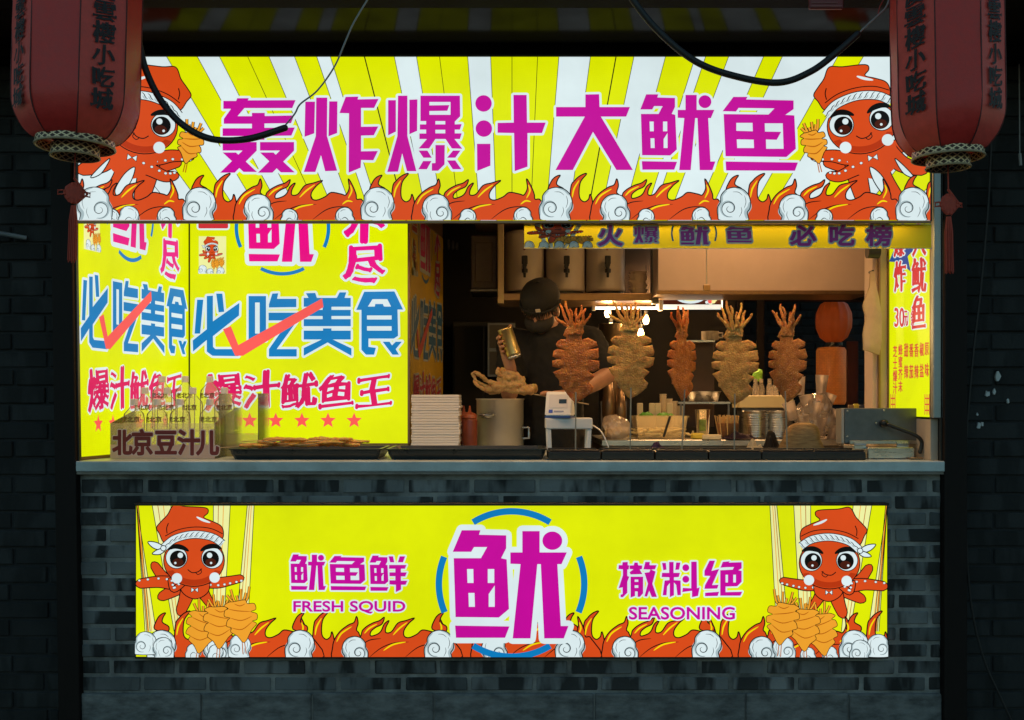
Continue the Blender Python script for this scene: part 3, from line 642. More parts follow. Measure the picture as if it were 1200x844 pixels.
while x < XR - .05:                                           # rough stone blocks of the plinth
    x2 = min(XR, x + random.uniform(.38, .62)); x2 = XR if XR - x2 < .15 else x2
    n0 = len(bm.verts); box(bm, (x + .003, -.014 + random.uniform(-.004, .004), .004), (x2 - .003, .0, P(0, 811).z - random.uniform(0, .008)), .010, 2); x = x2
box(bm, (XL, -.004, 0), (XR, .004, P(0, 813).z), 0, 1)
tag(obj('counter_wall', bm, [M_brick, M_mortar, M_conc], loc=(0, .1, 0)), 'low grey brick wall under the metal serving counter', 'brick wall')
for nm, x0, x1, lab in (('left', -3.4, P(66, 0).x, 'dark brick wall left of the stall, behind the pale bracket'), ('right', P(1128, 0).x, 3.4, 'dark brick wall right of the stall, flecked with white paint and with a cable down it')):
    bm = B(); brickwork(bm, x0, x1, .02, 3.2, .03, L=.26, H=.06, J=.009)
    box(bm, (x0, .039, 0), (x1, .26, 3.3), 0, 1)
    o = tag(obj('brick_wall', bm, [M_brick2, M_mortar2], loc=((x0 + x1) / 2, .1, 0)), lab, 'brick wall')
    if nm == 'right':
        for (u, v, s_) in ((1170, 441, 4), (1158, 462, 3), (1166, 459, 2.5), (1148, 500, 3), (1152, 497, 2), (1182, 470, 2), (1146, 486, 1.5)):
            b2 = B(); p = P(u, v, .02); q = []
            for k in range(9): t = 2 * PI * k / 9; q.append((p.x + S * s_ * random.uniform(.4, 1) * math.cos(t), p.z + S * s_ * random.uniform(.6, 1.8) * math.sin(t)))
            prism(b2, q, .0235, .035); obj('paint_fleck', b2, mat('white_paint_fleck', (.5, .53, .53), .8), o)

# posts, eave
for u0, u1, tilt, lab in ((56, 81.5, .04, 'dark red-black wooden post left of the yellow panels'), (1106.5, 1134, 0, 'dark red-black wooden post right of the serving window')):
    bm = B(); a, b = P(u0, 0, -.035), P(u1, 0, -.035)
    box(bm, (a.x, -.035, 0), (b.x, .018, 3.0), .005)
    for v in bm.verts: v.co.x += tilt * (1 - v.co.z / 2.6)
    o = tag(obj('wooden_post', bm, M_wood, loc=((a.x + b.x) / 2, -.04, 0)), lab, 'post', 'posts at the stall corners')
    bm = B(); c = (b.x + .004, a.x - .004)[u0 > 600]
    box(bm, (c - .003, -.02, 1.0), (c + .003, .0, 2.2)); 
    for v in bm.verts: v.co.x += tilt * (1 - v.co.z / 2.6)
    obj('edge_strip', bm, M_blackplastic, o)
ev = thing('eave', 'black timber eave with a shiny soffit above the squid sign', 'eave', (0, -.1, 2.6))
zl = P(0, 66, -.1).z; zs = P(0, 52, -.1).z
bm = B(); box(bm, (-2.6, -.09, zl + .004), (2.6, .2, zs), .004); obj('lintel', bm, M_black, ev)
bm = B(); box(bm, (-2.6, -.455, zs + .002), (2.6, .2, zs + .02)); obj('soffit', bm, soffit_mat(), ev)
bm = B(); box(bm, (-2.6, -.60, zs - .002), (2.6, -.457, zs + .6), .008); obj('fascia_beam', bm, M_black, ev)
bm = B(); box(bm, (-2.6, -.455, zs + .03), (2.6, .3, zs + .6)); obj('roof_block', bm, M_black, ev)
for u in (205, 420, 640, 860, 1010):
    bm = B(); box(bm, (P(u, 0).x, -.75, zs + .30), (P(u, 0).x + .09, -.61, zs + .39), .01); obj('rafter_end', bm, M_wood, ev)
bm = B(); a, b = P(948, -6, -.61), P(988, 11, -.61)
nt_ = thing('notice_plate', 'small dark red notice plate on the black beam', 'plate', ((a.x + b.x) / 2, -.61, b.z))
box(bm, (a.x, -.616, b.z), (b.x, -.601, a.z), .003); obj('plate', bm, mat('red_plate', (.16, .02, .02), .5), nt_)
bm = B(); box(bm, (a.x + .006, -.619, b.z + .006), (b.x - .006, -.6155, b.z + .009)); box(bm, (a.x + .006, -.619, b.z + .018), (b.x - .02, -.6155, b.z + .02)); obj('border', bm, mat('faded_print', (.3, .12, .11), .6), nt_)

# counter slab
bm = B(); box(bm, (XL, -.035, P(0, 553, -.035).z), (XR, .88, ZC), .004)
ct = thing('counter_top', 'grey zinc counter slab along the serving window', 'counter', (0, .2, ZC))
obj('slab', bm, M_slab, ct)
bm = B(); box(bm, (XL, -.03, P(0, 556, -.03).z), (XR, .0, P(0, 553.4, -.035).z)); obj('drip_edge', bm, M_steeld, ct)

# ------------------------------------------------------------------ top sign
T0 = -.10
def plane(d): return lambda u, v, h: P(u, v, d) + Vector((0, -h, 0))
su = sc(T0)
ts = thing('top_lightbox', 'wide backlit yellow and white sign with seven large magenta characters over the window', 'sign', P(590, 258, T0))
bm = B(); pbox(bm, 90, 64, 1092, 259, T0 + .004, -.04); obj('casing', bm, M_blackplastic, ts)
bm = B(); pbox(bm, 90, 258.6, 1092, 261.8, T0 - .008, T0 + .004, .002); obj('bottom_trim', bm, M_bronze, ts)
bm = B(); pbox(bm, 90, 63, 1092, 66, T0 - .008, -.04, .002); pbox(bm, 89, 63, 91, 259, T0 - .008, -.04, .001); pbox(bm, 1090.5, 63, 1092.5, 259, T0 - .008, -.04, .001); obj('frame', bm, M_blackplastic, ts)
CL = (91.2, 66.2, 1090.3, 258.4)
fn = plane(T0)
a = Art(fn, LIT, CL)
xs = [(-400,'white'),(60,'white'),(110,'yellow'),(160,'white'),(195,'yellow'),(231,'white'),(257,'yellow'),(290,'yellow'),(315,'white'),(345,'yellow'),(371,'white'),(387,'yellow'),(427,'yellow'),(462,'white'),(488,'yellow'),(515,'yellow'),(548,'white'),(575,'yellow'),(600,'yellow'),(630,'yellow'),(655,'white'),(692,'yellow'),(722,'yellow'),(743,'white'),(780,'yellow'),(815,'white'),(827,'yellow'),(854,'white'),(895,'yellow'),(917,'white'),(982,'yellow'),(1012,'white'),(1075,'yellow'),(1110,'white'),(1160,'yellow'),(1230,'white'),(1500,'white')]
fx, fy = 600, 745
g = lambda x, y: (fx + (x - fx) * (fy - y) / (fy - 66), y)
for (x0, c), (x1, _) in zip(xs, xs[1:]): a.face([g(x0, 66), g(x1, 66), g(x1, 259), g(x0, 259)], c, 0)
for x0, c in xs: a.stroke([g(x0, 66), g(x0, 259)], .7 if x0 not in (427, 722) else 1.3, 'black', .6)
a.build('face_panel', ts)
a = Art(fn, LIT, CL)
for x0 in (26, 234.5, 443, 651.5, 860, 1068.5): flames(a, x0 - 443, 14 + (2 if int(x0) % 2 else 0))
cloud(a, 112, 240, 20, 26, .9, -1); cloud(a, 152, 254, 12, 25, .9, 1, True)
a.build('flame_artwork', ts)
for x0, fl in ((930, 1), (250, -1)):
    T = (lambda p: (930 + p[0] / 4.218, 65 + p[1] / 4.218)) if fl > 0 else (lambda p: (247.5 - p[0] / 4.218, 65 + p[1] / 4.218))
    ca, sa = math.cos(-.16), math.sin(-.16)
    def T2(p, T=T):
        x, y = (p[0] - 345) * 1.08, (p[1] - 320) * 1.06; return T((335 + x * ca - y * sa, 345 + x * sa + y * ca))
    a = Art(fn, LIT, CL); octopus(a, T2, 2, 1.2, 'wave'); skewered(a, T, 98, 430, 1.02, 12, .9, -.22)
    a.build('octopus_artwork', ts)
a = Art(fn, LIT, CL)
kA = 1200 / 210
for G, ox in ((G_HONG, 240), (G_ZHA, 240), (G_BAO, 440), (G_ZHI, 440), (G_DA, 640), (G_YOU, 740), (G_YU, 740)):
    a.sign(G, crop(ox, 90, kA), 'magenta', 12, 2.7)
a.build('lettering', ts)

# ------------------------------------------------------------------ lower sign
D1 = -.03
ls = thing('lower_lightbox', 'backlit yellow sign on the brick wall reading FRESH SQUID and SEASONING', 'sign', P(600, 770, D1))
bm = B(); pbox(bm, 158.5, 592, 1040.5, 771, D1 + .004, .003, .002); obj('casing', bm, M_blackplastic, ls)
bm = B(); pbox(bm, 157, 589.5, 1042, 592.6, D1 - .012, .003, .002); pbox(bm, 158, 770, 1041, 772, D1 - .004, .003, .001); obj('frame', bm, M_blackplastic, ls)
CL = (159.5, 592.8, 1039.5, 769.6)
fn = plane(D1)
a = Art(fn, LIT, CL); a.face([(159, 590), (1041, 590), (1041, 772), (159, 772)], 'yellow', 0)
for fl in (1, -1):
    F = (lambda x: x) if fl > 0 else (lambda x: 1200 - x)
    for (xa, xb, xc, xd) in ((178, 200, 214, 204), (160, 160, 183, 170), (250, 270, 262, 250), (290, 298, 290, 276), (160, 162, 176, 172)):
        q = [(F(xa), 590), (F(xb), 590), (F(xc), 740), (F(xd), 740)]
        a.poly(q, 'cream', .5); a.stroke([q[0], q[3]], .8, 'black', .9); a.stroke([q[1], q[2]], .8, 'black', .9)
        for t in (.3, .6): a.stroke([(q[0][0] + (q[1][0] - q[0][0]) * t, 590), (q[3][0] + (q[2][0] - q[3][0]) * t, 740)], .8, 'dgold' if t < .5 else 'gold', .8)
a.build('face_panel', ls)
a = Art(fn, LIT, CL)
for x0, sx in ((190, 1), (352, 1), (515, 1), (668, 1), (828, 1), (1000, 1)):
    flames(a, x0 - 443, 12 + (3 if x0 in (347, 690) else 0), dy=512, sx=sx * .93, x0=443, cl=2)
a.build('flame_artwork', ls)
for fl in (1, -1):
    T = (lambda p: (150 + p[0] / 4.444, 585 + p[1] / 4.444)) if fl > 0 else (lambda p: (1049.5 - p[0] / 4.444, 588 + p[1] / 4.444))
    a = Art(fn, LIT, CL); octopus(a, T, 2, 1.15, 'sit')
    a.build('octopus_artwork', ls)
    a = Art(fn, LIT, CL)
    for i, (x, y, r_) in enumerate(((392, 655, .15), (482, 630, .04), (592, 598, -.10))): skewered(a, T, x, y, 1.36, 30 + i * 4, .75, r_)
    cloud(a, *T((95, 745)), 13, 28, .8, 1 * fl); cloud(a, *T((190, 770)), 12, 29.5, .8, -1 * fl); cloud(a, *T((585, 760)), 13, 28, .8, 1 * fl); cloud(a, *T((345, 790)), 9, 28, .8, fl, True); cloud(a, *T((460, 795)), 9, 28, .8, fl, True)
    a.build('skewer_artwork', ls)
a = Art(fn, LIT, CL)
def arc(a, cx, cy, r, w_, t0, t1, m, L): a.stroke([(cx + r * math.cos(R(t0 + (t1 - t0) * i / 24)), cy + r * math.sin(R(t0 + (t1 - t0) * i / 24))) for i in range(25)], w_, m, L)
for t0, t1 in ((-122, -58), (-22, 23), (58, 122), (157, 202)): arc(a, 599.5, 684, 85, 7.6, t0, t1, 'blue', 22)
a.build('ring_artwork', ls)
a = Art(fn, LIT, CL)
a.sign(G_YOU, fit(B_YOU, box_of((130, 173, 700, 706), 886 / 210, 500, 580)), 'magenta', 30, 6.5)
k6 = 1200 / 180
a.sign(G_YOU, fit(B_YOU, box_of((140, 128, 418, 406), k6, 320, 630)), 'magenta', 30, 1.8)
a.sign(G_YU, fit(B_YU, box_of((443, 140, 732, 408), k6, 320, 630)), 'magenta', 30, 1.8)
a.sign(G_FISHL, fit(B_FISHL, box_of((757, 137, 905, 412), k6, 320, 630)), 'magenta', 30, 1.8)
a.sign(G_SHEEP, crop(320, 630, k6), 'magenta', 30, 1.8)
for G in (G_CHE, G_LIAO, G_JUE): a.sign(G, crop(710, 640, k6), 'magenta', 30, 1.8)
a.text('FRESH SQUID', 345, 704, 475, 718, 'magenta', 30, .5, 1.5)
a.text('SEASONING', 737, 711, 860, 725, 'magenta', 30, .5, 1.5)
a.build('lettering', ls)

# ------------------------------------------------------------------ yellow panels beside the window
DF = .85
def panel_art(root, fn, palette, vb=520):
    CLP = (222.8, 250, 477.6, vb)
    a = Art(fn, palette, CLP); a.face([(222, 240), (478, 240), (478, 530), (222, 530)], 'yellow', 0); a.build('face_panel', root)
    a = Art(fn, palette, CLP)
    arc(a, 331, 267, 54, 4.2, 62, 118, 'blue', 1); arc(a, 331, 267, 54, 4.2, 155, 195, 'blue', 1); arc(a, 331, 267, 54, 4.2, -15, 25, 'blue', 1)
    for i in range(6):
        x, y = 262 + 30.6 * i, 493
        q = []
        for k in range(10): r_ = 9.5 if k % 2 == 0 else 4.2; t = -PI / 2 + k * PI / 5; q.append((x + r_ * math.cos(t), y + r_ * math.sin(t)))
        a.poly(q, 'star', 1)
    T = lambda p: (231.5 + p[0] / 20.5, 276 + p[1] / 19)
    a.face([(233, 277), (265, 277), (265, 321), (233, 321)], 'cream', 1)
    a.build('ring_and_star_artwork', root)
    a = Art(fn, palette, (233, 277, 265, 321)); octopus(a, T, 3, .3, 'sit')
    for i, x in enumerate((400, 475, 588)): skewered(a, T, x, 640 - i * 20, 1.1, 16 + 2 * i, .25)
    cloud(a, 238, 316, 5, 22, .3); cloud(a, 247, 319, 4, 24, .3, -1); cloud(a, 259, 318, 4.5, 22, .3)
    a.build('octopus_artwork', root)
    a = Art(fn, palette, CLP)
    kE = 1200 / 260
    for G in (G_BI, G_CHI, G_MEI, G_SHI): a.sign(G, crop(220, 255, kE), 'blue', 4, 2.6)
    a.sign(G_TICK, crop(220, 255, kE), 'check', 9, 0)
    a.sign(G_YOU, fit(B_YOU, (290, 229, 368, 307)), 'pink', 4, 5)
    a.text('爆汁鱿鱼王', 240, 437, 460, 480, 'crimson', 4, 1.2, 2.0, brush=1)
    a.text('不尽', 402, 237, 452, 335, 'pink', 4, 1.9, 2.2, vert=True, brush=1)
    a.text('鱼', 232, 226, 268, 270, 'red', 4, 1.6, 2)
    a.build('lettering', root)
# front-facing box
a0, b0 = P(222, 519, DF), P(479, 250, DF)
fp = thing('menu_lightbox', 'backlit yellow panel facing the street with large blue characters under a red tick', 'menu sign', (a0.x, DF, ZC))
bm = B(); box(bm, (a0.x, DF + .004, ZC + .001), (b0.x, DF + .09, 2.45)); obj('casing', bm, M_bronze, fp)
bm = B(); box(bm, (a0.x - .004, DF - .008, ZC + .001), (b0.x, DF + .003, P(0, 519.5, DF).z), .002); box(bm, (P(477.8, 0, DF).x, DF - .008, ZC + .03), (P(480.5, 0, DF).x, DF + .09, 2.45), .001); obj('frame', bm, M_bronze, fp)
bm = B(); box(bm, (a0.x - .002, DF - .006, ZC + .03), (a0.x + .003, DF + .003, 2.45)); obj('corner_trim', bm, M_blackplastic, fp)
panel_art(fp, plane(DF), LIT)
# side wall panel: runs from the left post back to the corner
c0, c1 = Vector((P(91.5, 0, .02).x, .02, 0)), Vector((P(222, 0, DF).x - .003, DF - .002, 0))
sd = (c1 - c0); sdn = Vector((sd.y, -sd.x, 0)).normalized()
def side_fn(u, v, h):
    t = (u - 222) / 256; p = c0 + sd * t; p = p + sdn * h
    return Vector((p.x, p.y, EYE - (v - HOR) * sc(DF)))
sp = thing('menu_lightbox', 'backlit yellow side panel in sharp perspective next to the left post', 'menu sign', (c0.x, c0.y, ZC))
bm = B()
q0 = c0 - sdn * .004; q1 = c1 - sdn * .004; q2 = c1 - sdn * .06; q3 = c0 - sdn * .06
for zz0, zz1, off in ((ZC + .001, 2.3, 0),):
    vs = [bm.verts.new((p.x, p.y, z)) for z in (zz0, zz1) for p in (q0, q1, q2, q3)]
    for f in ((0, 1, 2, 3), (4, 5, 6, 7), (0, 1, 5, 4), (1, 2, 6, 5), (2, 3, 7, 6), (3, 0, 4, 7)): bm.faces.new([vs[i] for i in f])
obj('casing', bm, M_bronze, sp)
def strip(u0, u1, z0, z1, h):
    bm = B(); p = [c0 + sd * ((u - 222) / 256) + sdn * hh for u, hh in ((u0, 0), (u1, 0), (u1, h), (u0, h))]
    vs = [bm.verts.new((q.x, q.y, z)) for z in (z0, z1) for q in p]
    for f in ((0, 1, 2, 3), (4, 5, 6, 7), (0, 1, 5, 4), (1, 2, 6, 5), (2, 3, 7, 6), (3, 0, 4, 7)): bm.faces.new([vs[i] for i in f])
    return bm
obj('frame', strip(222, 478, ZC + .001, ZC + .012, .008), M_bronze, sp)
panel_art(sp, side_fn, LIT, 524.5)
# unlit return panel inside the window
r0, r1 = P(480.5, 0, DF), P(519, 0, 1.6)
rd = Vector((r1.x - r0.x, r1.y - r0.y, 0)); rdn = Vector((rd.y, -rd.x, 0)).normalized()
def ret_fn(u, v, h):
    t = (u - 222) / 256; return Vector((r0.x + rd.x * t + rdn.x * h, DF + .01 + rd.y * t + rdn.y * h, EYE - (v - HOR) * sc(DF)))
rp = thing('menu_board', 'unlit yellow board turned into the dim kitchen, same characters seen edgewise', 'menu sign', (r0.x, DF, ZC))
bm = B(); 
p4 = [ret_fn(222, 470, -.002), ret_fn(478, 470, -.002), ret_fn(478, 470, -.05), ret_fn(222, 470, -.05)]
vs = [bm.verts.new((p.x, p.y, z)) for z in (ZC + .01, 2.45) for p in p4]
for f in ((0, 1, 2, 3), (4, 5, 6, 7), (0, 1, 5, 4), (1, 2, 6, 5), (2, 3, 7, 6), (3, 0, 4, 7)): bm.faces.new([vs[i] for i in f])
obj('casing', bm, M_bronze, rp)
panel_art(rp, ret_fn, SHADED)
# right hand price panel on the side wall
XP = P(1090.5, 0, .02).x
def right_fn(u, v, h):
    d = (XP / (S * (u - 600)) - 1) * DIST; p = P(u, v, d); return Vector((p.x - h, p.y, p.z))
dfar = (XP / (S * (1042 - 600)) - 1) * DIST
pr = thing('price_lightbox', 'narrow backlit yellow price panel with 30 and a blue starburst on the right jamb', 'price sign', (XP, .2, 1.3))
zb = P(0, 489, .02).z
bm = B(); box(bm, (XP + .002, .02, zb), (XP + .03, dfar, 2.2)); obj('casing', bm, M_bronze, pr)
bm = B(); box(bm, (XP - .004, .012, zb - .006), (XP + .03, .0195, 2.2)); box(bm, (XP - .004, dfar + .001, zb - .006), (XP + .03, dfar + .012, 2.2)); obj('frame', bm, M_bronze, pr)
bm = B(); a0 = P(1091.5, 490, .0); box(bm, (a0.x, -.02, a0.z), (XR + .001, .011, 2.2), .003); obj('aluminium_post', bm, M_alu, pr)
a = Art(right_fn, LIT, (1042.3, 240, 1090, 492)); zz = lambda u: HOR + (489 - HOR) * (u - 600) / 490
a.face([(1042, 240), (1090.4, 240), (1090.4, zz(1090.4)), (1042, zz(1042))], 'yellow', 0); a.build('face_panel', pr)
a = Art(right_fn, LIT, (1042.3, 240, 1090, 492))
q = []
for k in range(18): r_ = 1 if k % 2 == 0 else .55; t = k * PI / 9; q.append((1056 + 15 * r_ * math.cos(t), 293 + 40 * r_ * math.sin(t)))
a.poly(q, 'navy', 1)
for x in (1043, 1083):
    for k in range(3):
        a.stroke([(x + 1, 470 + 7 * k - 3), (x + 6, 470 + 7 * k - 3)], 1.5, 'red', 1); a.stroke([(x + 1 + 2.5 * k, 462), (x + 1 + 2.5 * k, 486)], .8, 'red', 1.3)
a.text('炸', 1048, 305, 1062, 343, 'red', 4, .5, 1.2, brush=1); a.text('爆', 1048, 266, 1061, 302, 'red', 4, .5, 1.2, brush=1)
a.text('大鱿鱼', 1069, 258, 1086, 388, 'red', 4, .6, 1.3, vert=True, brush=1)
a.text('30', 1049, 361, 1060, 383, 'red', 4, .35, .9); a.text('元/条', 1060, 362, 1072, 383, 'red', 4, .25, .7)
for t, x, y0, y1 in (('芝士爆汁', 1047, 405, 462), ('蜂蜜芥末', 1053.2, 403, 460), ('甜辣', 1060, 402, 444), ('番茄', 1066, 402, 444), ('香辣', 1072, 402, 444), ('椒盐', 1078.2, 401, 443), ('原味', 1084.2, 400, 442)):
    if len(t) == 4: a.text(t, x, y0, x + 5, y1, 'red', 4, .2, 0, vert=True)
    else:
        a.text(t[0], x, y0, x + 5, y0 + 17, 'red', 4, .2, 0); a.text(t[1], x, y1 - 17, x + 5, y1, 'red', 4, .2, 0)
a.build('lettering', pr)

# hanging printed banner (no lamp behind it)
DB = -.06
hb = thing('banner', 'narrow unlit yellow banner hanging below the main sign, purple characters', 'banner', P(850, 258, DB))
BANNER = {k: glassy('vinyl_' + k, (1, 1, 1), 0, .04, tuple(x * .9 for x in lin({'yellow': 'eee818', 'magenta': 'd44ab8'}.get(k, v))), .17, 1.25) for k, v in COLORS.items()}
for v0, v1 in ((262.6, 264), (290.2, 291.5)): bm = B(); pbox(bm, 614, v0, 1092, v1, DB + .001, DB + .005); obj('hem', bm, M_white, hb)
CLB = (614.3, 263, 1091.5, 290.8); fn = plane(DB)
a = Art(fn, BANNER, CLB); a.face([(612, 248), (1093, 248), (1093, 292), (612, 292)], 'yellow', 0)
for x in (620, 636, 652, 668, 684): a.poly([(x, 250), (x + 7, 250), (654 + (x - 654) * .3, 292), (650 + (x - 654) * .3, 292)], 'white', .5); a.stroke([(x, 250), (650 + (x - 654) * .3, 292)], .6, 'black', .8)
a.build('face_panel', hb)
a = Art(fn, BANNER, CLB)
for i in range(6): flames(a, 690 - 443 + i * 83, 4 + (3 if i % 2 else 0), ol=.5, dy=174 - 15 + 24, sx=.42)
a.build('flame_artwork', hb)
a = Art(fn, BANNER, (614.3, 263, 695, 290.8)); T = lambda p: (613 + p[0] / 8.6, 243 + p[1] / 14.5); octopus(a, T, 2, .5, 'sit')
for i, x in enumerate((400, 500, 610)): skewered(a, T, x, 560, 1.0, 16 + 2 * i, .4, 1.2)
for x in (620, 637, 655, 672, 688): cloud(a, x, 289, 6, 24, .5, 1, True)
a.build('octopus_artwork', hb)
a = Art(fn, BANNER, CLB)
hl = 1.8
a.text('火', 700, 264, 730, 289, 'magenta', 16, .9, hl); a.sign(G_BAO, fit(B_BAO, (743, 266, 771, 285)), 'magenta', 16, hl)
a.sign(G_YOU, fit(B_YOU, (797, 266, 831, 287)), 'magenta', 16, hl); a.sign(G_YU, fit(B_YU, (851, 266.5, 881, 284.5)), 'magenta', 16, hl)
a.text('必', 925, 264, 956, 289, 'magenta', 16, .9, hl); a.text('吃', 970, 264, 1001, 289, 'magenta', 16, .9, hl); a.text('榜', 1014, 264, 1045, 289, 'magenta', 16, .9, hl)
arc(a, 813, 274, 26, 2, 160, 200, 'blue', 16); arc(a, 813, 274, 26, 2, -20, 20, 'blue', 16); arc(a, 813, 282, 24, 2, -115, -65, 'blue', 15)
a.build('lettering', hb)

# ------------------------------------------------------------------ kitchen shell
YB = 2.75
XI0, XI1, ZI = -1.75, 2.35, 2.55
bm = B(); box(bm, (XI0, .25, -.02), (XI1, YB, .10)); struct('kitchen_floor', bm, mat('kitchen_floor_tile', (.06, .05, .045), .5, var=.4))
bm = B(); box(bm, (XI0 - .2, .06, ZI), (XI1 + .2, YB + 1.7, ZI + .1)); struct('kitchen_ceiling_and_sky_block', bm, M_dark)  # kitchen ceiling, with an unseen stretch over the alley added to block the sky
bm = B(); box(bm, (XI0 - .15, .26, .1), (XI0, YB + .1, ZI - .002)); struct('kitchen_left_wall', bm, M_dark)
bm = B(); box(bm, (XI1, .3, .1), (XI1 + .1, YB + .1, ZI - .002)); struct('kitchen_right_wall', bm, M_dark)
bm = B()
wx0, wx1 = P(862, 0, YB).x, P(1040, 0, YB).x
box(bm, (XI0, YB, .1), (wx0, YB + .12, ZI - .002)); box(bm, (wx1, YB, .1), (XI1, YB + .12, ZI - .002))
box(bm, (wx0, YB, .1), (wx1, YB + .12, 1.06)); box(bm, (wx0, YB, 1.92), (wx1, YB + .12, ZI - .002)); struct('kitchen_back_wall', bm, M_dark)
# alley wall seen through the back window
bm = B(); brickwork(bm, wx0 - 1.2, wx1 + 1.6, .1, 2.6, YB + 1.5, L=.24); box(bm, (wx0 - 1.2, YB + 1.509, 0), (wx1 + 1.6, YB + 1.7, 2.7), 0, 1)
tag(obj('alley_wall', bm, [M_brick2, M_mortar2], loc=(.9, YB + 1.6, 0)), 'dark brick wall beyond the rear kitchen window', 'brick wall')
wf = thing('rear_window', 'dark timber window frame at the back of the kitchen, lanterns outside', 'window', ((wx0 + wx1) / 2, YB, 1.06))
bm = B()
for x in (wx0, wx0 + .13, wx1 - .05): box(bm, (x, YB - .03, 1.06), (x + .05, YB - .002, 1.92), .004)
obj('jamb', bm, M_wood, wf)
bm = B(); box(bm, (wx0, YB - .035, 1.03), (wx1, YB - .002, 1.058), .004); obj('sill', bm, M_wood, wf)
# beige jamb on the right of the window
jm = thing('door_jamb', 'beige boxed pillar on the right inside the serving window', 'pillar', (P(1036, 0, dfar).x, dfar + .05, ZC))
bm = B(); box(bm, (P(1022, 0, dfar + .02).x, dfar + .014, .1), (XP + .03, dfar + .12, ZI - .003), .004); obj('pillar_board', bm, M_beige, jm)
bm = B(); box(bm, (P(1029.5, 0, dfar).x, dfar - .004, 1.06), (P(1031.5, 0, dfar).x, dfar + .013, 2.4)); obj('cover_strip', bm, M_bronze, jm)
bm = B(); box(bm, (XP + .0, .02, ZC + .001), (XP + .028, dfar + .013, zb - .008)); obj('side_board', bm, M_cream, jm)
bm = B(); box(bm, (XP + .031, .012, .3), (XR + .03, .25, 2.6)); obj('wall_core', bm, M_black, jm)

# lamps that light the kitchen; ceiling and rear battens are added, out of view
def lamp(name, loc, e, col, size, kind='AREA', rot=(0, 0, 0)):
    l = bpy.data.lights.new(name, kind); l.energy = e; l.color = col
    if kind == 'AREA': l.shape = 'RECTANGLE'; l.size, l.size_y = size
    else: l.shadow_soft_size = size
    o = bpy.data.objects.new(name, l); COL.objects.link(o); o.location = loc; o.rotation_euler = rot; return o
M_glow = mat('warm_lamp_glow', (1, .8, .5), .4, emit=(1, .62, .25), es=7)
M_glow2 = mat('cool_tube_glow', (1, 1, 1), .4, emit=(.85, .95, 1), es=1.6)
WARM = (1, .54, .21)
for i, (x, y, e, lab) in enumerate(((1.12, .95, 5.5, 'added warm batten lamp on the kitchen ceiling, out of view above the squid seller'), (1.22, 1.76, 22, 'added warm batten lamp hung low and unseen behind the beige board'), (-.03, -.015, 11, 'long warm strip lamp under the main sign'))):
    zo = 0 if 0 < y < 1.5 else (1.965 - ZI if y > 0 else 2.03 - ZI)
    t = thing('unseen_lamp', lab, 'lamp', (x, y, ZI - .03 + zo), 'warm strip lamp of the stall and added unseen battens')
    bm = B(); hx_ = .45 if y > 0 else 1.55; hy_ = .04 if y > 0 else .018
    box(bm, (x - hx_, y - hy_, ZI - .045 + zo), (x + hx_, y + hy_, ZI - .001 + zo), .005); obj('housing', bm, M_white, t)
    bm = B(); box(bm, (x - hx_ + .03, y - hy_ + .006, ZI - .06 + zo), (x + hx_ - .03, y + hy_ - .006, ZI - .0455 + zo), .004); obj('diffuser', bm, mat('lamp_diffuser', (1, .8, .6), .5, emit=(1, .65, .32), es=6), t)
    l = lamp('lamp_light', (0, 0, -.04), e, WARM, (2 * hx_ - .06, .06 if y > 0 else .02), 'AREA', (-R(38) if y > 1.5 else 0, 0, 0)); l.parent = t
    if y > 1.5:
        for q in (-.35, .35): bm = B(); cyl(bm, (x + q, y, ZI - .001 + zo), (x + q, y, ZI - .003), .005, 8); obj('hanger', bm, M_steeld, t)
DBULB = 1.75
for i, (u, v, lab) in enumerate(((712, 367, 'small warm bulb left of the second fried squid tentacles'), (757, 375, 'bright warm bulb just right of the second squid tentacles'), (751, 391, 'lower warm bulb right of the second squid neck'), (716, 384, 'dim warm bulb low behind the cook shoulder'))):
    p = P(u, v, DBULB); t = thing('bulb', lab, 'bulb', p, 'warm bulbs under the rear shelf')
    bm = B(); lathe(bm, [(0, -.026), (.012, -.022), (.017, -.008), (.018, .004), (.011, .02), (.01, .026)], p, 14); obj('glass', bm, M_glow, t, True)
    bm = B(); lathe(bm, [(.0105, .026), (.011, .05), (0, .05)], p, 12); tube(bm, [p + Vector((0, 0, .05)), p + Vector((0, 0, .3))], .002, 6); obj('socket', bm, M_blackplastic, t)
    l = lamp('bulb_light', (0, -.05, 0), 3.0 if i < 3 else 1, (1, .58, .22), .03, 'POINT'); l.parent = t

# bulkhead, menu screen, tube
DK = 1.35
bk = thing('bulkhead', 'pinkish beige board hanging below the banner over the back counter', 'bulkhead', P(900, 343, DK))
bm = B(); pbox(bm, 771, 200, 1020, 341, DK, DK + .3, .004); obj('board', bm, M_beige, bk)
bm = B(); pbox(bm, 770, 340.6, 1020, 345, DK - .008, DK + .3, .002); obj('edge_trim', bm, M_bronze, bk)
bm = B(); a0, b0 = P(827.2, 0, DK - .2), P(828.8, 0, DK - .2); 
hr = thing('hanging_rod', 'thin pale rod hanging from the banner with a small brown block at its foot', 'rod', P(828, 337, .9))
p0, p1 = P(828, 280, .9), P(828, 334, .9); cyl(bm, p0, p1, .0025, 8); obj('rod', bm, M_white, hr)
bm = B(); box(bm, p1 + Vector((-.016, -.01, -.028)), p1 + Vector((.016, .01, 0)), .002); obj('block', bm, M_bronze, hr)
DM = 1.72
ms = thing('menu_screen', 'white framed lit menu picture of a green bowl under the beige board', 'menu screen', P(808, 362, DM))
bm = B(); pbox(bm, 770, 300, 847, 362, DM + .004, DM + .05, .003); obj('frame', bm, mat('lit_white_frame', (.8, .85, .85), .4, emit=lin('c8dcdc'), es=.75), ms)
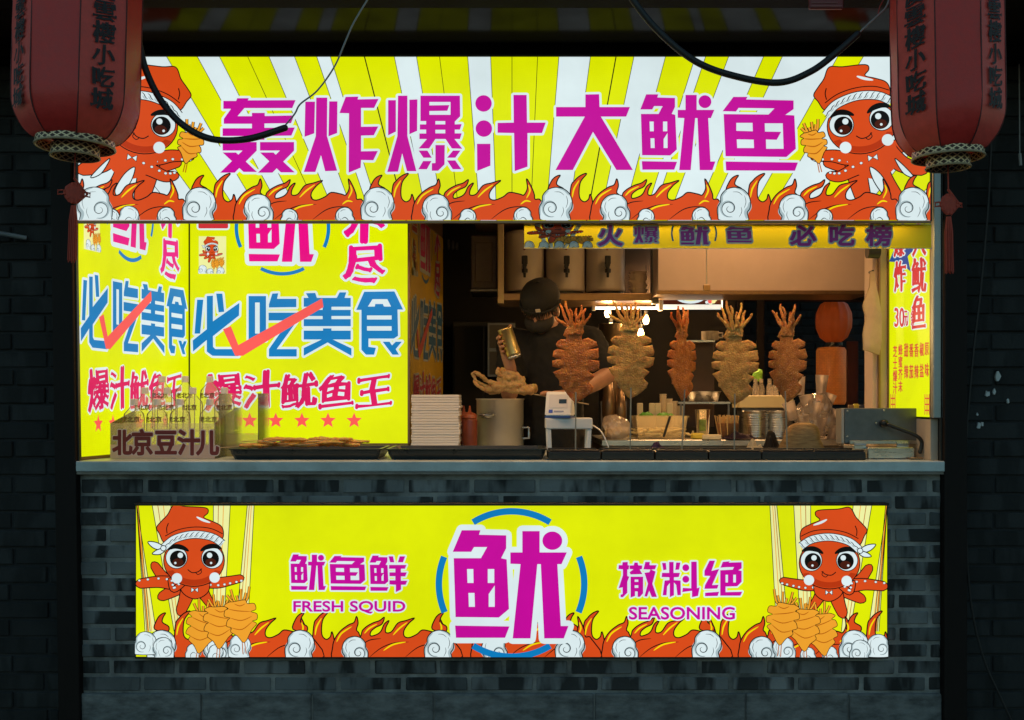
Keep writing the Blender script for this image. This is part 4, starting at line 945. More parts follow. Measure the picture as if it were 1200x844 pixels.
a = Art(plane(DM - .001), LIT, (777, 330, 845, 357)); a.face([(777, 330), (845, 330), (845, 357), (777, 357)], 'brown', 0)
a.circ(809, 343, 21, 'white', 1, ry=13); a.circ(809, 342, 18, 'cream', 2, ry=11)
for i in range(30): a.circ(809 + random.uniform(-12, 12), 345 + random.uniform(-5, 6), random.uniform(1, 2.4), random.choice(['white', 'leaf', 'leaf', 'cream']), 3 + i * .05, 8)
for i in range(14): a.circ(834 + random.uniform(-7, 9), 352 + random.uniform(-6, 4), random.uniform(1.5, 3), random.choice(['star', 'cream', 'white']), 3 + i * .05, 8)
a.build('picture', ms)
bm = B(); cyl(bm, P(698, 361, DM - .03), P(776, 361, DM - .03), .007, 10); tl = thing('tube_lamp', 'thin white tube lamp left of the lit menu picture', 'lamp', P(735, 361, DM)); obj('tube', bm, M_glow2, tl)
bm = B(); pbox(bm, 694, 358, 698, 364, DM - .045, DM - .01, .002); pbox(bm, 772, 345, 777, 364, DM - .045, DM - .01, .002); obj('bracket', bm, M_white, tl)

# barrels on their shelf
DS = 1.55
sh = thing('barrel_shelf', 'metal wall shelf carrying three cream drink urns', 'shelf', P(680, 350, DS))
bm = B(); pbox(bm, 584, 343.5, 772, 352.5, DS - .02, DS + .36, .004); obj('shelf_board', bm, M_bronze, sh)
bm = B(); pbox(bm, 583, 262, 590.5, 356, DS - .024, DS + .02, .004); obj('post', bm, mat('yellowed_metal', (.5, .38, .2), .4, metal=.4), sh)
bm = B(); pbox(bm, 764, 288, 772, 356, DS - .024, DS + .02, .004); obj('post', bm, M_steeld, sh)
bm = B(); pbox(bm, 556, 258, 775, 262, DS - .02, DS + .3, .003); obj('top_rail', bm, M_bronze, sh)
bm = B(); pbox(bm, 584, 290, 772, 352, DS + .36, DS + .38); obj('back_panel', bm, mat('brown_back_panel', (.16, .1, .06), .6), sh)
urn_lab = ['cream drink urn with a black tap, left end of the shelf above the cook cap', 'cream drink urn with a black tap, middle of the three on the shelf', 'cream drink urn with a black tap, beside the stack of cups']
urn = None
zsh = P(0, 343.5, DS).z + .001
for i, u in enumerate((614.5, 662.5, 709.5)):
    c = P(u, 343, DS + .13); c.z = zsh
    if urn is None:
        urn = thing('drink_urn', urn_lab[0], 'urn', c, 'cream drink urns on the shelf')
        r_ = .105
        bm = B(); lathe(bm, [(0, .015), (r_, .015), (r_ + .002, .03), (r_, .05), (r_, .30), (r_ + .003, .315), (r_ - .005, .34), (0, .345)], c, 40); obj('body', bm, M_cream, urn, True)
        bm = B(); lathe(bm, [(0, 0), (r_ - .006, 0), (r_ - .006, .0155), (0, .0155)], c, 32); obj('base_ring', bm, M_blackplastic, urn)
        bm = B(); p = c + Vector((0, -r_, .145)); cyl(bm, p, p + Vector((0, -.05, 0)), .012, 12); cyl(bm, p + Vector((0, -.04, .005)), p + Vector((0, -.04, -.065)), .010, 12, r2=.007); box(bm, p + Vector((-.016, -.05, .004)), p + Vector((.016, -.03, .05)), .005); cyl(bm, p + Vector((0, -.04, -.02)), p + Vector((0, -.04, -.04)), .016, 12)
        tp = obj('tap', bm, M_blackplastic, urn)
        bm = B()
        for h_ in (.235, .265): ell(bm, c + Vector((0, -r_, h_)), (.006, .004, .006), sub=2)
        obj('knob', bm, mat('red_knob', (.25, .02, .02), .4), urn)
    else: dup(urn, c, urn_lab[i])
c = P(748, 343, DS + .04); c.z = zsh
cs = thing('cup_stack', 'ragged stack of brown paper cups on the shelf beside the urns', 'cups', c)
bm = B()
for k in range(9): z = k * .012; M = Matrix.Rotation(random.uniform(-.12, .12), 4, 'X') @ Matrix.Rotation(random.uniform(-.12, .12), 4, 'Y'); lathe(bm, [(0, z), (.036, z), (.048 + random.uniform(-.003, .003), z + .02), (.05, z + .021), (.044, z + .019), (.036, z + .004), (0, z + .004)], c + Vector((random.uniform(-.004, .004), 0, 0)), 18, M=M)
obj('cups', bm, mat('brown_paper', (.78, .62, .46), .7, var=.3), cs)
hd = thing('extractor_box', 'dull grey box on the dark wall left of the urns', 'extractor', P(566, 330, 1.75))
bm = B(); pbox(bm, 552, 276, 582, 338, 1.75, 2.05, .006); obj('body', bm, mat('greasy_grey', (.15, .12, .10), .5, var=.3), hd)
bm = B(); pbox(bm, 551, 338.3, 583, 342, 1.745, 2.05, .003); obj('lip', bm, M_steeld, hd)
bm = B(); pbox(bm, 557, 284, 577, 330, 1.744, 1.75, .003); obj('panel', bm, mat('greasy_grey_panel', (.19, .15, .12), .45, var=.3), hd)
ps = thing('wall_notice', 'dim framed sheet on the dark wall behind the cook arm', 'notice', P(586, 440, 2.2))
bm = B(); pbox(bm, 571, 378, 604, 442, 2.2, 2.22, .003); obj('frame', bm, M_steeld, ps)
bm = B(); pbox(bm, 573.5, 381, 601.5, 408, 2.196, 2.2); pbox(bm, 573.5, 412, 601.5, 439, 2.196, 2.2); obj('sheet', bm, mat('dim_sheet', (.07, .06, .05), .6, var=.3), ps)
bm = B()
cl_ = thing('wall_clip', 'small metal clip rack high on the dark kitchen wall', 'rack', P(531, 285, 2.2))
for k in range(3): pbox(bm, 524 + 5 * k, 280 + 2 * k, 527 + 5 * k, 292, 2.2, 2.23, .003)
obj('clips', bm, M_steeld, cl_)
# dark cupboard behind the cook
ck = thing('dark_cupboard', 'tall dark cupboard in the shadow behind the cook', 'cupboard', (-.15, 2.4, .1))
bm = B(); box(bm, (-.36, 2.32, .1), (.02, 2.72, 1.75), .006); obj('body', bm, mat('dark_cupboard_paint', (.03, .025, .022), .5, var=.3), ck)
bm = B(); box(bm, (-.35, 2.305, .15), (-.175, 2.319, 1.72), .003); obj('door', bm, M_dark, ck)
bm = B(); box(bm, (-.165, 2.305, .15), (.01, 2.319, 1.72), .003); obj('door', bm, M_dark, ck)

# back counter in the kitchen
ZBK = P(0, 515.5, .9).z
bc = thing('prep_counter', 'steel back counter holding tubs, glasses and bowls behind the squids', 'counter', (.8, 1.2, .1))
bm = B(); box(bm, (P(705, 0, .9).x, .9, ZBK - .03), (1.62, 1.62, ZBK), .003); obj('top', bm, M_steel, bc)
bm = B(); box(bm, (P(705, 0, .9).x + .01, .92, .1), (1.6, 1.6, ZBK - .031)); obj('body', bm, mat('brown_steel_front', (.3, .24, .19), .45, metal=.4, var=.3), bc)
bm = B(); box(bm, (P(700, 0, .55).x, .50, .3), (1.5, .88, ZC - .03)); wk = tag(obj('fry_counter', bm, M_steeld, loc=(.8, .7, .1)), 'low dark fryer bench below the serving window', 'counter')

# ------------------------------------------------------------------ things on the front counter
# black skewer holders and fried squids
hold = None
hu = [642, 704.5, 767.5, 830.5, 893, 955, 1013.5]
hold_lab = ['black skewer holder under the card reader stand, first of the row from the left', 'black skewer holder directly below the second fried squid from the left', 'black skewer holder below the middle fried squid', 'black skewer holder below the fourth squid, in front of the purple rag', 'black skewer holder below the last squid and in front of the straw hat', 'black skewer holder next to the hinge of the steel machine']
for i in range(6):
    a0, b0 = P(hu[i] + .5, 538, .03), P(hu[i + 1] - .5, 527, .03)
    loc = Vector(((a0.x + b0.x) / 2, .10, ZC + .0015))
    if hold is None:
        hold = thing('skewer_holder', hold_lab[0], 'holder', loc, 'black skewer holders along the counter edge')
        hw = (b0.x - a0.x) / 2; hh = .036
        bm = B(); box(bm, (loc.x - hw, .03, loc.z), (loc.x + hw, .20, loc.z + hh - .004), .004); obj('block', bm, M_blackplastic, hold)
        bm = B(); 
        for y0, y1 in ((.034, .05), (.18, .196)): box(bm, (loc.x - hw + .004, y0, loc.z + hh - .0035), (loc.x + hw - .004, y1, loc.z + hh + .003), .002)
        obj('rim', bm, M_blackplastic, hold)
    else: dup(hold, loc, hold_lab[i])

def cloth(name, c, w_, d_, h_, m, seed, parent, n=22):
    bm = B(); V = []
    for i in range(n):
        for j in range(n):
            x, y = (i / (n - 1) - .5) * 2, (j / (n - 1) - .5) * 2; r_ = min(1, math.hypot(x, y))
            hgt = (1 - r_ ** 1.6) * (.55 + .5 * noise.noise(Vector((x * 2.2 + seed, y * 2.2, seed)))) + .12 * noise.noise(Vector((x * 6, y * 6, seed * 2))) * (1 - r_ ** 4)
            k = 1 + .18 * noise.noise(Vector((math.atan2(y, x) * 1.5, seed, 0)))
            V.append(bm.verts.new((c[0] + x * w_ * k * (.75 + .25 * (1 - abs(y))), c[1] + y * d_ * k, c[2] + .002 + max(0, hgt) * h_)))
    for i in range(n - 1):
        for j in range(n - 1): bm.faces.new((V[i * n + j], V[(i + 1) * n + j], V[(i + 1) * n + j + 1], V[i * n + j + 1]))
    g = bmesh.ops.solidify(bm, geom=bm.faces[:], thickness=.002)
    return obj(name, bm, m, parent, True) if parent else obj(name, bm, m, None, True, loc=c)

def grid_fill(outline, step):
    """triangulated sheet inside an outline, with each vertex's distance to the edge"""
    xs_ = [p[0] for p in outline]; ys_ = [p[1] for p in outline]; pts = [Vector(p) for p in outline]; n = len(pts)
    def inside(x, y):
        c = False
        for i in range(n):
            a, b = outline[i], outline[i - 1]
            if (a[1] > y) != (b[1] > y) and x < (b[0] - a[0]) * (y - a[1]) / (b[1] - a[1]) + a[0]: c = not c
        return c
    def dist(x, y):
        m_ = 9
        for i in range(n):
            a, b = outline[i], outline[i - 1]; dx, dy = b[0] - a[0], b[1] - a[1]; q = dx * dx + dy * dy + 1e-12
            t = max(0, min(1, ((x - a[0]) * dx + (y - a[1]) * dy) / q)); m_ = min(m_, math.hypot(x - a[0] - t * dx, y - a[1] - t * dy))
        return m_
    V = list(pts); D = [0] * n; y = min(ys_); row = 0
    while y < max(ys_):
        x = min(xs_) + (step / 2 if row % 2 else 0)
        while x < max(xs_):
            if inside(x, y):
                d = dist(x, y)
                if d > step * .55: V.append(Vector((x, y))); D.append(d)
            x += step
        y += step * .87; row += 1
    vs, _, fs, ov, _, _ = delaunay_2d_cdt(V, [(i, (i + 1) % n) for i in range(n)], [], 1, 1e-5)
    DD = [D[o[0]] if o else 0 for o in ov]
    return vs, fs, DD
def densify(pts, step):
    out = []
    for i in range(len(pts)):
        a, b = Vector(pts[i]), Vector(pts[(i + 1) % len(pts)]); n = max(1, int((b - a).length / step))
        for k in range(n): out.append(tuple(a + (b - a) * k / n))
    return out
SQ = [(190,752),(150,712),(118,668),(100,640),(84,632),(82,602),(40,547),(72,533),(97,522),(62,515),(38,506),(33,470),(62,462),(98,462),(60,454),(38,442),(44,404),(72,392),(114,401),(75,382),(58,364),(66,345),(90,328),(124,332),(126,316),(106,302),(118,275),(132,252),(238,252),(240,285),(228,306),(230,330),(272,318),(300,330),(325,345),(330,370),(272,396),(334,387),(346,440),(338,458),(284,463),(346,470),(340,522),(310,540),(274,542),(318,566),(300,590),(278,612),(308,640),(300,672),(250,714)]
def make_squid(root, base, tip_z, scale, Mrot, m, seed, wx=1.0, hy=1.0):
    """base: where the stick enters the holder; tip_z: height of the lower tip of the squid"""
    rnd = random.Random(seed)
    k = scale / 5.63 * sc(.1)
    ol = densify([((p[0] - 190) * k * wx * (1 + .05 * noise.noise(Vector((p[1] * .02, seed, 0)))), (752 - p[1]) * k * hy) for p in SQ], .006)
    ol = [(x + .0028 * noise.noise(Vector((x * 150, y * 150, seed))), y + .0018 * noise.noise(Vector((x * 150, y * 150, seed + 9)))) for x, y in ol]
    vs, fs, dd = grid_fill(ol, .0065)
    bm = B(); F, Bk = [], []
    n_ol = len(ol)
    for i, v in enumerate(vs):
        t = min(.0048, .0022 + .10 * dd[i]) if dd[i] > 0 else .0018
        nz = noise.noise(Vector((v.x * 45, v.y * 45, seed))) * .0009 + noise.noise(Vector((v.x * 140, v.y * 140, seed))) * .0018
        wave = .006 * noise.noise(Vector((v.x * 11, v.y * 11, seed + 4))) + (.5 * v.x * v.x if v.x > 0 else .25 * v.x * v.x) * (1 if seed % 2 else -1) + .002 * noise.noise(Vector((v.x * 40, v.y * 40, seed + 8)))
        F.append(bm.verts.new((v.x, -t - nz + wave, v.y))); Bk.append(bm.verts.new((v.x, t + nz * .7 + wave, v.y)))
    ec = {}
    for f in fs:
        bm.faces.new([F[i] for i in f]); bm.faces.new([Bk[i] for i in reversed(f)])
        for q in range(len(f)):
            e = (f[q], f[(q + 1) % len(f)]); ke = tuple(sorted(e)); ec[ke] = None if ke in ec else e
    for e in ec.values():
        if e: 
            try: bm.faces.new((F[e[1]], F[e[0]], Bk[e[0]], Bk[e[1]]))
            except ValueError: pass
    off = Vector((base.x, base.y, tip_z))
    for v in bm.verts: v.co = Mrot @ v.co + off
    obj('mantle', bm, m, root, True)
    top = (752 - 258) * k * hy
    ends = [(-138, 600, .3), (-112, 640, -.2), (-66, 665, .2), (-38, 650, -.3), (4, 632, .2), (34, 655, -.25), (64, 630, .3), (100, 595, -.1), (20, 600, .5)]
    for i, (ex, ey, cv) in enumerate(ends):
        x0 = (-46 + 92 * (i / 8 if i < 8 else .45)) * k * wx; ex = ex * k * wx * rnd.uniform(.85, 1.1); ey = ey * k * hy * rnd.uniform(.95, 1.03)
        yo = rnd.uniform(-.012, .012)
        pts = [(x0 * .9, 0, top - .02), (x0 * 1.05, yo * .4, top + .008), (x0 + (ex - x0) * .45 + cv * .012, yo, top + (ey - top) * .45), (x0 + (ex - x0) * .8 - cv * .012, yo * 1.6, top + (ey - top) * .78), (ex, yo * 2 + rnd.uniform(-.006, .006), ey)]
        pts = spline(pts, 6); n = len(pts)
        b2 = B(); tube(b2, pts, [max(.0024, .0084 * (1 - .6 * j / n) * rnd.uniform(.82, 1.22)) for j in range(n)], 8)
        jitter(b2, .002, 120, seed + i)
        for v in b2.verts: v.co = Mrot @ v.co + off
        obj('tentacle', b2, m, root, True)
    b2 = B(); cyl(b2, base, off + Mrot @ Vector((0, -.014, .045)), .0028, 8); obj('stick', b2, mat('grey_skewer', (.3, .3, .26), .5, metal=.2), root)
CR1 = crust_mat('fried_crust_red', (.44, .12, .022), (.78, .33, .06))
CR2 = crust_mat('fried_crust_golden', (.52, .28, .07), (.82, .55, .16), False)
CR3 = crust_mat('fried_crust_brown', (.36, .14, .04), (.62, .30, .08))
zh = ZC + .034
for u, tipv, s_, rot, m, wx, hy, lab in ((674.5, 473, 1.0, 0, CR1, 1, 1, 'reddish fried squid on a stick in front of the cook, white seasoning flecks'),
        (738.5, 468, 1.0, 4, CR2, 1.0, .985, 'pale golden fried squid on a stick, left of the narrow red-brown one'),
        (799, 470, .97, 41, CR1, .98, .96, 'narrow red-brown fried squid on a stick, middle of the row and turned half edgewise'),
        (860.5, 475, 1.0, -6, CR2, .98, 1.0, 'broad greenish brown fried squid on a stick, between the two narrow ones'),
        (922.5, 472, .98, -50, CR3, 1, .99, 'narrow dark brown fried squid on a stick, rightmost above the straw hat')):
    b = P(u, 530, .1); b.z = zh; tz = P(u, tipv, .1).z
    t = thing('fried_squid', lab, 'fried squid', b, 'fried squids standing on sticks')
    make_squid(t, b, tz, s_, Matrix.Rotation(R(rot), 3, 'Z') @ Matrix.Rotation(R(random.uniform(-2, 2)), 3, 'Y'), m, int(u), wx, hy)

# trays
def tray(u0, u1, lab, d0=.05, d1=.36):
    x0, x1 = P(u0, 0, d0).x, P(u1, 0, d0).x
    t = thing('serving_tray', lab, 'tray', ((x0 + x1) / 2, (d0 + d1) / 2, ZC + .001), 'black trays on the counter')
    bm = B(); H = .042; ins = .02; th_ = .003
    def ring(o, z): return [bm.verts.new((x, y, ZC + .001 + z)) for x, y in ((x0 + o + .012, d0 + o), (x1 - o - .012, d0 + o), (x1 - o, d0 + o + .012), (x1 - o, d1 - o - .012), (x1 - o - .012, d1 - o), (x0 + o + .012, d1 - o), (x0 + o, d1 - o - .012), (x0 + o, d0 + o + .012))]
    rs = [ring(ins, 0), ring(ins * .4, H * .5), ring(.006, H - .006), ring(0, H - .004), ring(0, H), ring(.012, H), ring(.02, H * .6), ring(ins + .006, .005)]
    for a, b in zip(rs, rs[1:]):
        for i in range(8): bm.faces.new((a[i], a[(i + 1) % 8], b[(i + 1) % 8], b[i]))
    bm.faces.new(rs[0]); bm.faces.new(rs[-1])
    obj('pan', bm, mat('dark_enamel_tray', (.02, .026, .028), .3, var=.3, scale=12, bump=.05), t)
    return t, x0, x1
t, tx0, tx1 = tray(267, 447, 'black tray piled with golden meat skewers before the yellow panel')
tray(452, 641, 'empty black tray with a pale rim beside the card reader stand')
bm = B(); box(bm, (P(462, 0, .1).x, .10, ZC + .012), (P(632, 0, .1).x, .34, ZC + .016), .001); tag(obj('tray_liner', bm, mat('foil_liner', (.5, .5, .48), .3, metal=.8, var=.3), loc=(P(545, 0, .1).x, .22, ZC + .012)), 'shiny foil liner lying in the empty black tray', 'liner')
M_meat = crust_mat('golden_fried_meat', (.66, .38, .08), (.9, .64, .2), False)
for i in range(14):
    x = tx0 + .09 + (tx1 - tx0 - .22) * (i / 13) ** .9; y = .12 + .013 * (i % 5) * 2; z = ZC + .054 + .011 * (i % 3)
    sk = thing('meat_skewer', 'golden flat fried skewer lying in the pile on the black tray', 'skewer', (x, y, z), 'golden skewers piled on the tray')
    ang = random.uniform(-.5, .5); M = Matrix.Rotation(ang, 3, 'Z')
    b2 = B(); ell(b2, (0, 0, 0), (.06 * random.uniform(.8, 1.1), .024, .008), sub=3); jitter(b2, .006, 60, i)
    for v in b2.verts: v.co = M @ v.co + Vector((x, y, z))
    obj('meat', b2, M_meat, sk, True)
    b2 = B(); cyl(b2, Vector((x, y, z - .002)), Vector((x, y, z - .002)) + M @ Vector((-.135, random.uniform(-.01, .01), -.006)), .0022, 6); obj('stick', b2, M_stick, sk)

# acrylic bottle stand with red lettering, bottles
SX0, SX1 = P(129, 0, .12).x, P(252, 0, .12).x
bs = thing('bottle_stand', 'clear stepped acrylic stand with red characters, full of milky bottles', 'display stand', ((SX0 + SX1) / 2, .25, ZC + .001))
zt = P(0, 496, .12).z
bm = B(); box(bm, (SX0, .12, ZC + .0012), (SX1, .125, zt), .001); obj('front_panel', bm, glassy('hazy_acrylic', (1, .99, .98), .74, .045, (.99, .86, .78), .7, 1.1), bs)
bm = B(); box(bm, (SX0 + .004, .126, ZC + .0012), (SX1 - .004, .30, ZC + .008)); box(bm, (SX0 + .004, .26, ZC + .05), (SX1 - .004, .42, ZC + .055)); box(bm, (SX0 + .004, .38, ZC + .10), (SX1 - .004, .54, ZC + .105)); obj('step', bm, M_clear, bs)
for x in (SX0, SX1 - .004):
    bm = B(); v = [(x, .1255, ZC + .0012), (x, .54, ZC + .0012), (x, .54, ZC + .2), (x, .44, ZC + .2), (x, .1255, zt)]
    a1 = [bm.verts.new(q) for q in v]; a2 = [bm.verts.new((q[0] + .004, q[1], q[2])) for q in v]; bm.faces.new(a1); bm.faces.new(a2[::-1])
    for i in range(5): bm.faces.new((a1[i], a1[(i + 1) % 5], a2[(i + 1) % 5], a2[i]))
    obj('side_panel', bm, M_clear, bs)
a = Art(lambda u, v, h: P(u, v, .1175) + Vector((0, -h - .0004, 0)), dict(UNLIT, mred=mat('maroon_letter', (.17, .012, .01), .45), halo=mat('pale_letter_edge', (.72, .55, .52), .5)), None)
for c_, u0, u1 in (('北', 132, 155), ('京', 154, 180), ('豆', 181, 208), ('汁', 208, 235), ('儿', 230, 257)): a.text(c_, u0, 503, u1, 534, 'mred', 3, 1.15, 1.1, 'halo')
a.build('lettering', bs)
bx0, bx1 = P(256, 0, .30).x, P(303, 0, .30).x
ab = thing('acrylic_box', 'empty hazy clear box to the right of the bottle stand', 'box', ((bx0 + bx1) / 2, .35, ZC + .001))
bm = B(); box(bm, (bx0, .30, ZC + .0012), (bx1, .305, P(0, 461, .3).z), .001); obj('panel', bm, M_clear, ab)
bm = B(); box(bm, (bx0, .306, ZC + .0012), (bx0 + .004, .5, P(0, 461, .3).z)); obj('side', bm, M_clear, ab); bm = B(); box(bm, (bx1 - .004, .306, ZC + .0012), (bx1, .5, P(0, 461, .3).z)); obj('side', bm, M_clear, ab)
bm = B(); box(bm, (bx0 + .0045, .3055, ZC + .0012), (bx1 - .0045, .5, ZC + .09)); obj('filling', bm, glassy('hazy_filling', (1, .98, .94), .7, .045, (.95, .82, .6), .7, 1.1), ab)
M_cap = mat('grey_white_cap', (.72, .70, .70), .45)
bm = B(); box(bm, (SX0 + .001, .1185, ZC + .0014), (SX1 - .001, .1198, P(0, 521, .12).z)); obj('base_strip', bm, glassy('pink_white_acrylic', (1, .9, .85), .2, .05, (.95, .74, .66), .5, 1.2), bs)
def make_bottle(lab, c):
    t = thing('drink_bottle', lab, 'bottle', c, 'milky drink bottles on the acrylic stand')
    r_ = .041
    bm = B(); lathe(bm, [(0, 0), (r_ * .9, 0), (r_, .008), (r_, .05), (r_ * .96, .055), (r_, .06), (r_, .150), (r_ * .93, .168), (r_ * .55, .186), (.013, .198), (.013, .206), (0, .206)], c, 24); obj('body', bm, M_milk, t, True)
    bm = B(); lathe(bm, [(.0145, .202), (.0145, .226), (.012, .228), (0, .228)], c, 18); obj('cap', bm, M_cap, t)
    pal_ = dict(ink=mat('brown_ink', (.12, .06, .03), .6))
    fnb = lambda u, v, h: Vector((c[0] + (r_ + .0012 + h) * math.sin(u / r_), c[1] - (r_ + .0012 + h) * math.cos(u / r_), c[2] + v))
    a = Art(lambda u, v, h: fnb(u, -v, h), pal_, None)
    a.text('老北京', -.036, -.158, .036, -.134, 'ink', 0, .0008)
    for q in ([(-.008, -.126), (.008, -.126)], [(-.008, -.085), (.008, -.085)], [(-.008, -.126), (-.008, -.085)], [(.008, -.126), (.008, -.085)]): a.stroke(q, .0009, 'ink', 0)
    for k in range(2): a.stroke([(-.003, -.114 + .018 * k), (.003, -.114 + .018 * k)], .002, 'ink', 0); a.stroke([(0, -.119 + .018 * k), (0, -.108 + .018 * k)], .0015, 'ink', 0)
    a.build('label_print', t)
    return t
rows = ((.20, ZC + .009, (157, 184, 211, 246), ('front row, left end of the stand', 'front row, second from the left', 'front row, above the character for bean', 'front row, right end of the stand')),
        (.33, ZC + .056, (170, 196, 226, 263), ('middle row, left end', 'middle row, second from the left', 'middle row, third from the left', 'middle row, right end')),
        (.46, ZC + .106, (190, 217, 246), ('top row, left', 'top row, middle', 'top row, right')))
bt = None
for d, z, us, labs in rows:
    for u, lb in zip(us, labs):
        c = P(u, 0, d); c.z = z; c.x = min(c.x, SX1 - .042) if d < .3 else c.x; lb = 'milky plastic drink bottle with brown characters, ' + lb
        if bt is None: bt = make_bottle(lb, c)
        else: dup(bt, c, lb, random.uniform(-.25, .25))

# paper stack, sauce bottles, pot
c0_, c1_ = P(482, 0, .5), P(538, 0, .5)
pst = thing('paper_stack', 'tall stack of white paper trays beside the yellow panel', 'paper stack', ((c0_.x + c1_.x) / 2, .6, ZC))
bm = B(); n = 22; zt_ = P(0, 463, .5).z
for k in range(n):
    z = ZC + .002 + (zt_ - ZC) * k / n; j = random.uniform(-.0025, .0025)
    box(bm, (c0_.x + j, .5 + random.uniform(-.003, .003), z), (c1_.x + j + random.uniform(-.002, .002), .72, z + (zt_ - ZC) / n - .0012), .0015)
obj('sheets', bm, mat('white_card', (.72, .68, .66), .75, var=.06), pst)
M_sauce = mat('red_sauce', (.20, .035, .014), .35, var=.3, scale=20)
sb = None
for u, d, lab in ((550.5, .62, 'squeeze bottle of red sauce in front of the steel pot'), (543.5, .72, 'squeeze bottle of red sauce half hidden beside the paper stack')):
    c = P(u, 0, d); c.z = ZC + .002
    if sb is None:
        sb = thing('sauce_bottle', lab, 'sauce bottle', c, 'red sauce bottles'); h_ = .185
        bm = B(); lathe(bm, [(0, 0), (.031, 0), (.033, .01), (.033, .14), (.03, .15), (0, .15)], c, 24); obj('body', bm, M_sauce, sb, True)
        bm = B(); lathe(bm, [(.032, .1505), (.032, .165), (.022, .172), (.007, .178), (.003, .205), (0, .205)], c, 20); obj('nozzle', bm, mat('red_nozzle', (.3, .07, .03), .4), sb, True)
    else: dup(sb, c, lab)
c = P(586, 0, .88); c.z = P(0, 515, .88).z - .05; r_ = (P(614, 0, .88).x - P(559, 0, .88).x) / 2
pt = thing('stock_pot', 'large pale steel stock pot beside the cook', 'pot', c)
ph = P(0, 468, .88).z - c.z
bm = B(); lathe(bm, [(0, 0), (r_ - .006, 0), (r_, .01), (r_, ph - .004), (r_ + .005, ph), (r_ + .003, ph + .003), (r_ - .004, ph), (r_ - .005, .02), (0, .015)], c, 48); obj('body', bm, mat('brushed_pot', (.6, .54, .46), .42, metal=.6, var=.15, scale=5), pt, True)
bm = B(); p = c + Vector((-.06, -r_ - .002, ph * .68)); ell(bm, p, (.03, .018, .014), sub=2); tube(bm, [p + Vector((-.035, .012, .004)), p + Vector((-.03, -.02, .004)), p + Vector((.03, -.02, .004)), p + Vector((.035, .012, .004))], .006, 8); obj('handle', bm, M_steel, pt, True)
bm = B(); p = c + Vector((r_, -.01, ph * .45)); tube(bm, [p + Vector((-.004, -.03, 0)), p + Vector((.025, -.03, 0)), p + Vector((.025, -.03, -.05)), p + Vector((-.004, -.03, -.05))], .006, 8); obj('handle', bm, M_steel, pt, True)
bm = B(); box(bm, (P(481, 0, .9).x, .80, .3), (P(700, 0, .9).x, 1.1, c.z - .002)); tag(obj('pot_bench', bm, M_steeld, loc=(P(590, 0, .9).x, .95, .3)), 'dark steel bench under the stock pot', 'bench')
# gas burner beside the pot
gb = thing('gas_burner', 'dark steel burner frame between the pot and the cook', 'burner', P(628, 515, 1.05))
bm = B(); pbox(bm, 612, 474, 645, 479, 1.0, 1.2, .003); pbox(bm, 614, 492, 645, 496, 1.0, 1.2, .003)
for u in (613, 628, 642): pbox(bm, u, 474, u + 3, 520, 1.0, 1.02, .002)
obj('frame', bm, M_steeld, gb)
bm = B(); lathe(bm, [(0, 0), (.05, 0), (.055, .02), (.03, .03), (0, .03)], P(629, 473, 1.1), 20); obj('ring', bm, M_blackplastic, gb)

# card reader on a little white stand
sd0 = .26
st = thing('small_stand', 'small white plastic table stand under the card reader', 'stand', P(667, 525, sd0) * 1)
st.location.z = ZC
a0, b0 = P(639.5, 0, sd0), P(694.5, 0, sd0); zt_ = P(0, 490, sd0).z; zl_ = P(0, 503, sd0).z
bm = B(); box(bm, (a0.x, sd0, zl_), (b0.x, sd0 + .13, zt_), .005); obj('table_top', bm, M_white, st)
for x in (a0.x + .004, b0.x - .022):
    for y in (sd0 + .004, sd0 + .106):
        bm = B(); v0 = len(bm.verts); box(bm, (x, y, ZC + .0015), (x + .018, y + .02, zl_ - .0005), .003)
        for v in bm.verts:
            if v.co.z < ZC + .01: v.co.x += .004 if x < (a0.x + b0.x) / 2 else -.004
        obj('leg', bm, M_white, st)
cdv = P(656, 489.5, sd0 + .04); cdv.z = zt_ + .001
cr = thing('card_reader', 'white card reader with a blue bottom edge on the small stand', 'card reader', cdv)
M = Matrix.Translation(cdv) @ Matrix.Rotation(R(-14), 4, 'Z')
w2 = .054
def side(bm, prof, x0, x1, M):
    a1 = [bm.verts.new(M @ Vector((x0, y, z))) for y, z in prof]; a2 = [bm.verts.new(M @ Vector((x1, y, z))) for y, z in prof]
    n = len(prof); bm.faces.new(a1); bm.faces.new(a2[::-1])
    for i in range(n): bm.faces.new((a1[i], a1[(i + 1) % n], a2[(i + 1) % n], a2[i]))
bm = B(); side(bm, [(-.045, .008), (-.012, .104), (-.004, .108), (.01, .104), (.05, .03), (.05, .008)], -w2, w2, M); bmesh.ops.bevel(bm, geom=bm.edges[:], offset=.004, segments=2, affect='EDGES'); obj('body', bm, M_white, cr)
bm = B(); side(bm, [(-.047, 0), (-.047, .0075), (.05, .0075), (.05, 0)], -w2 + .001, w2 - .001, M); obj('base_edge', bm, mat('blue_edge', (.03, .08, .3), .4), cr)
fr = lambda x, t, o=0: M @ Vector((x, -.045 + .033 * t - .0012 - o, .008 + .096 * t + .0004))
def quad(x0, t0, x1, t1, o, m, nm):
    bm = B(); q = [fr(x0, t0, o), fr(x1, t0, o), fr(x1, t1, o), fr(x0, t1, o)]; q2 = [fr(x0, t0, -.001), fr(x1, t0, -.001), fr(x1, t1, -.001), fr(x0, t1, -.001)]
    a1 = [bm.verts.new(p) for p in q]; a2 = [bm.verts.new(p) for p in q2]; bm.faces.new(a1); bm.faces.new(a2[::-1])
    for i in range(4): bm.faces.new((a1[i], a1[(i + 1) % 4], a2[(i + 1) % 4], a2[i]))
    return obj(nm, bm, m, cr)
quad(-.04, .34, .04, .90, .0006, mat('pale_inset', (.62, .62, .66), .3), 'window')
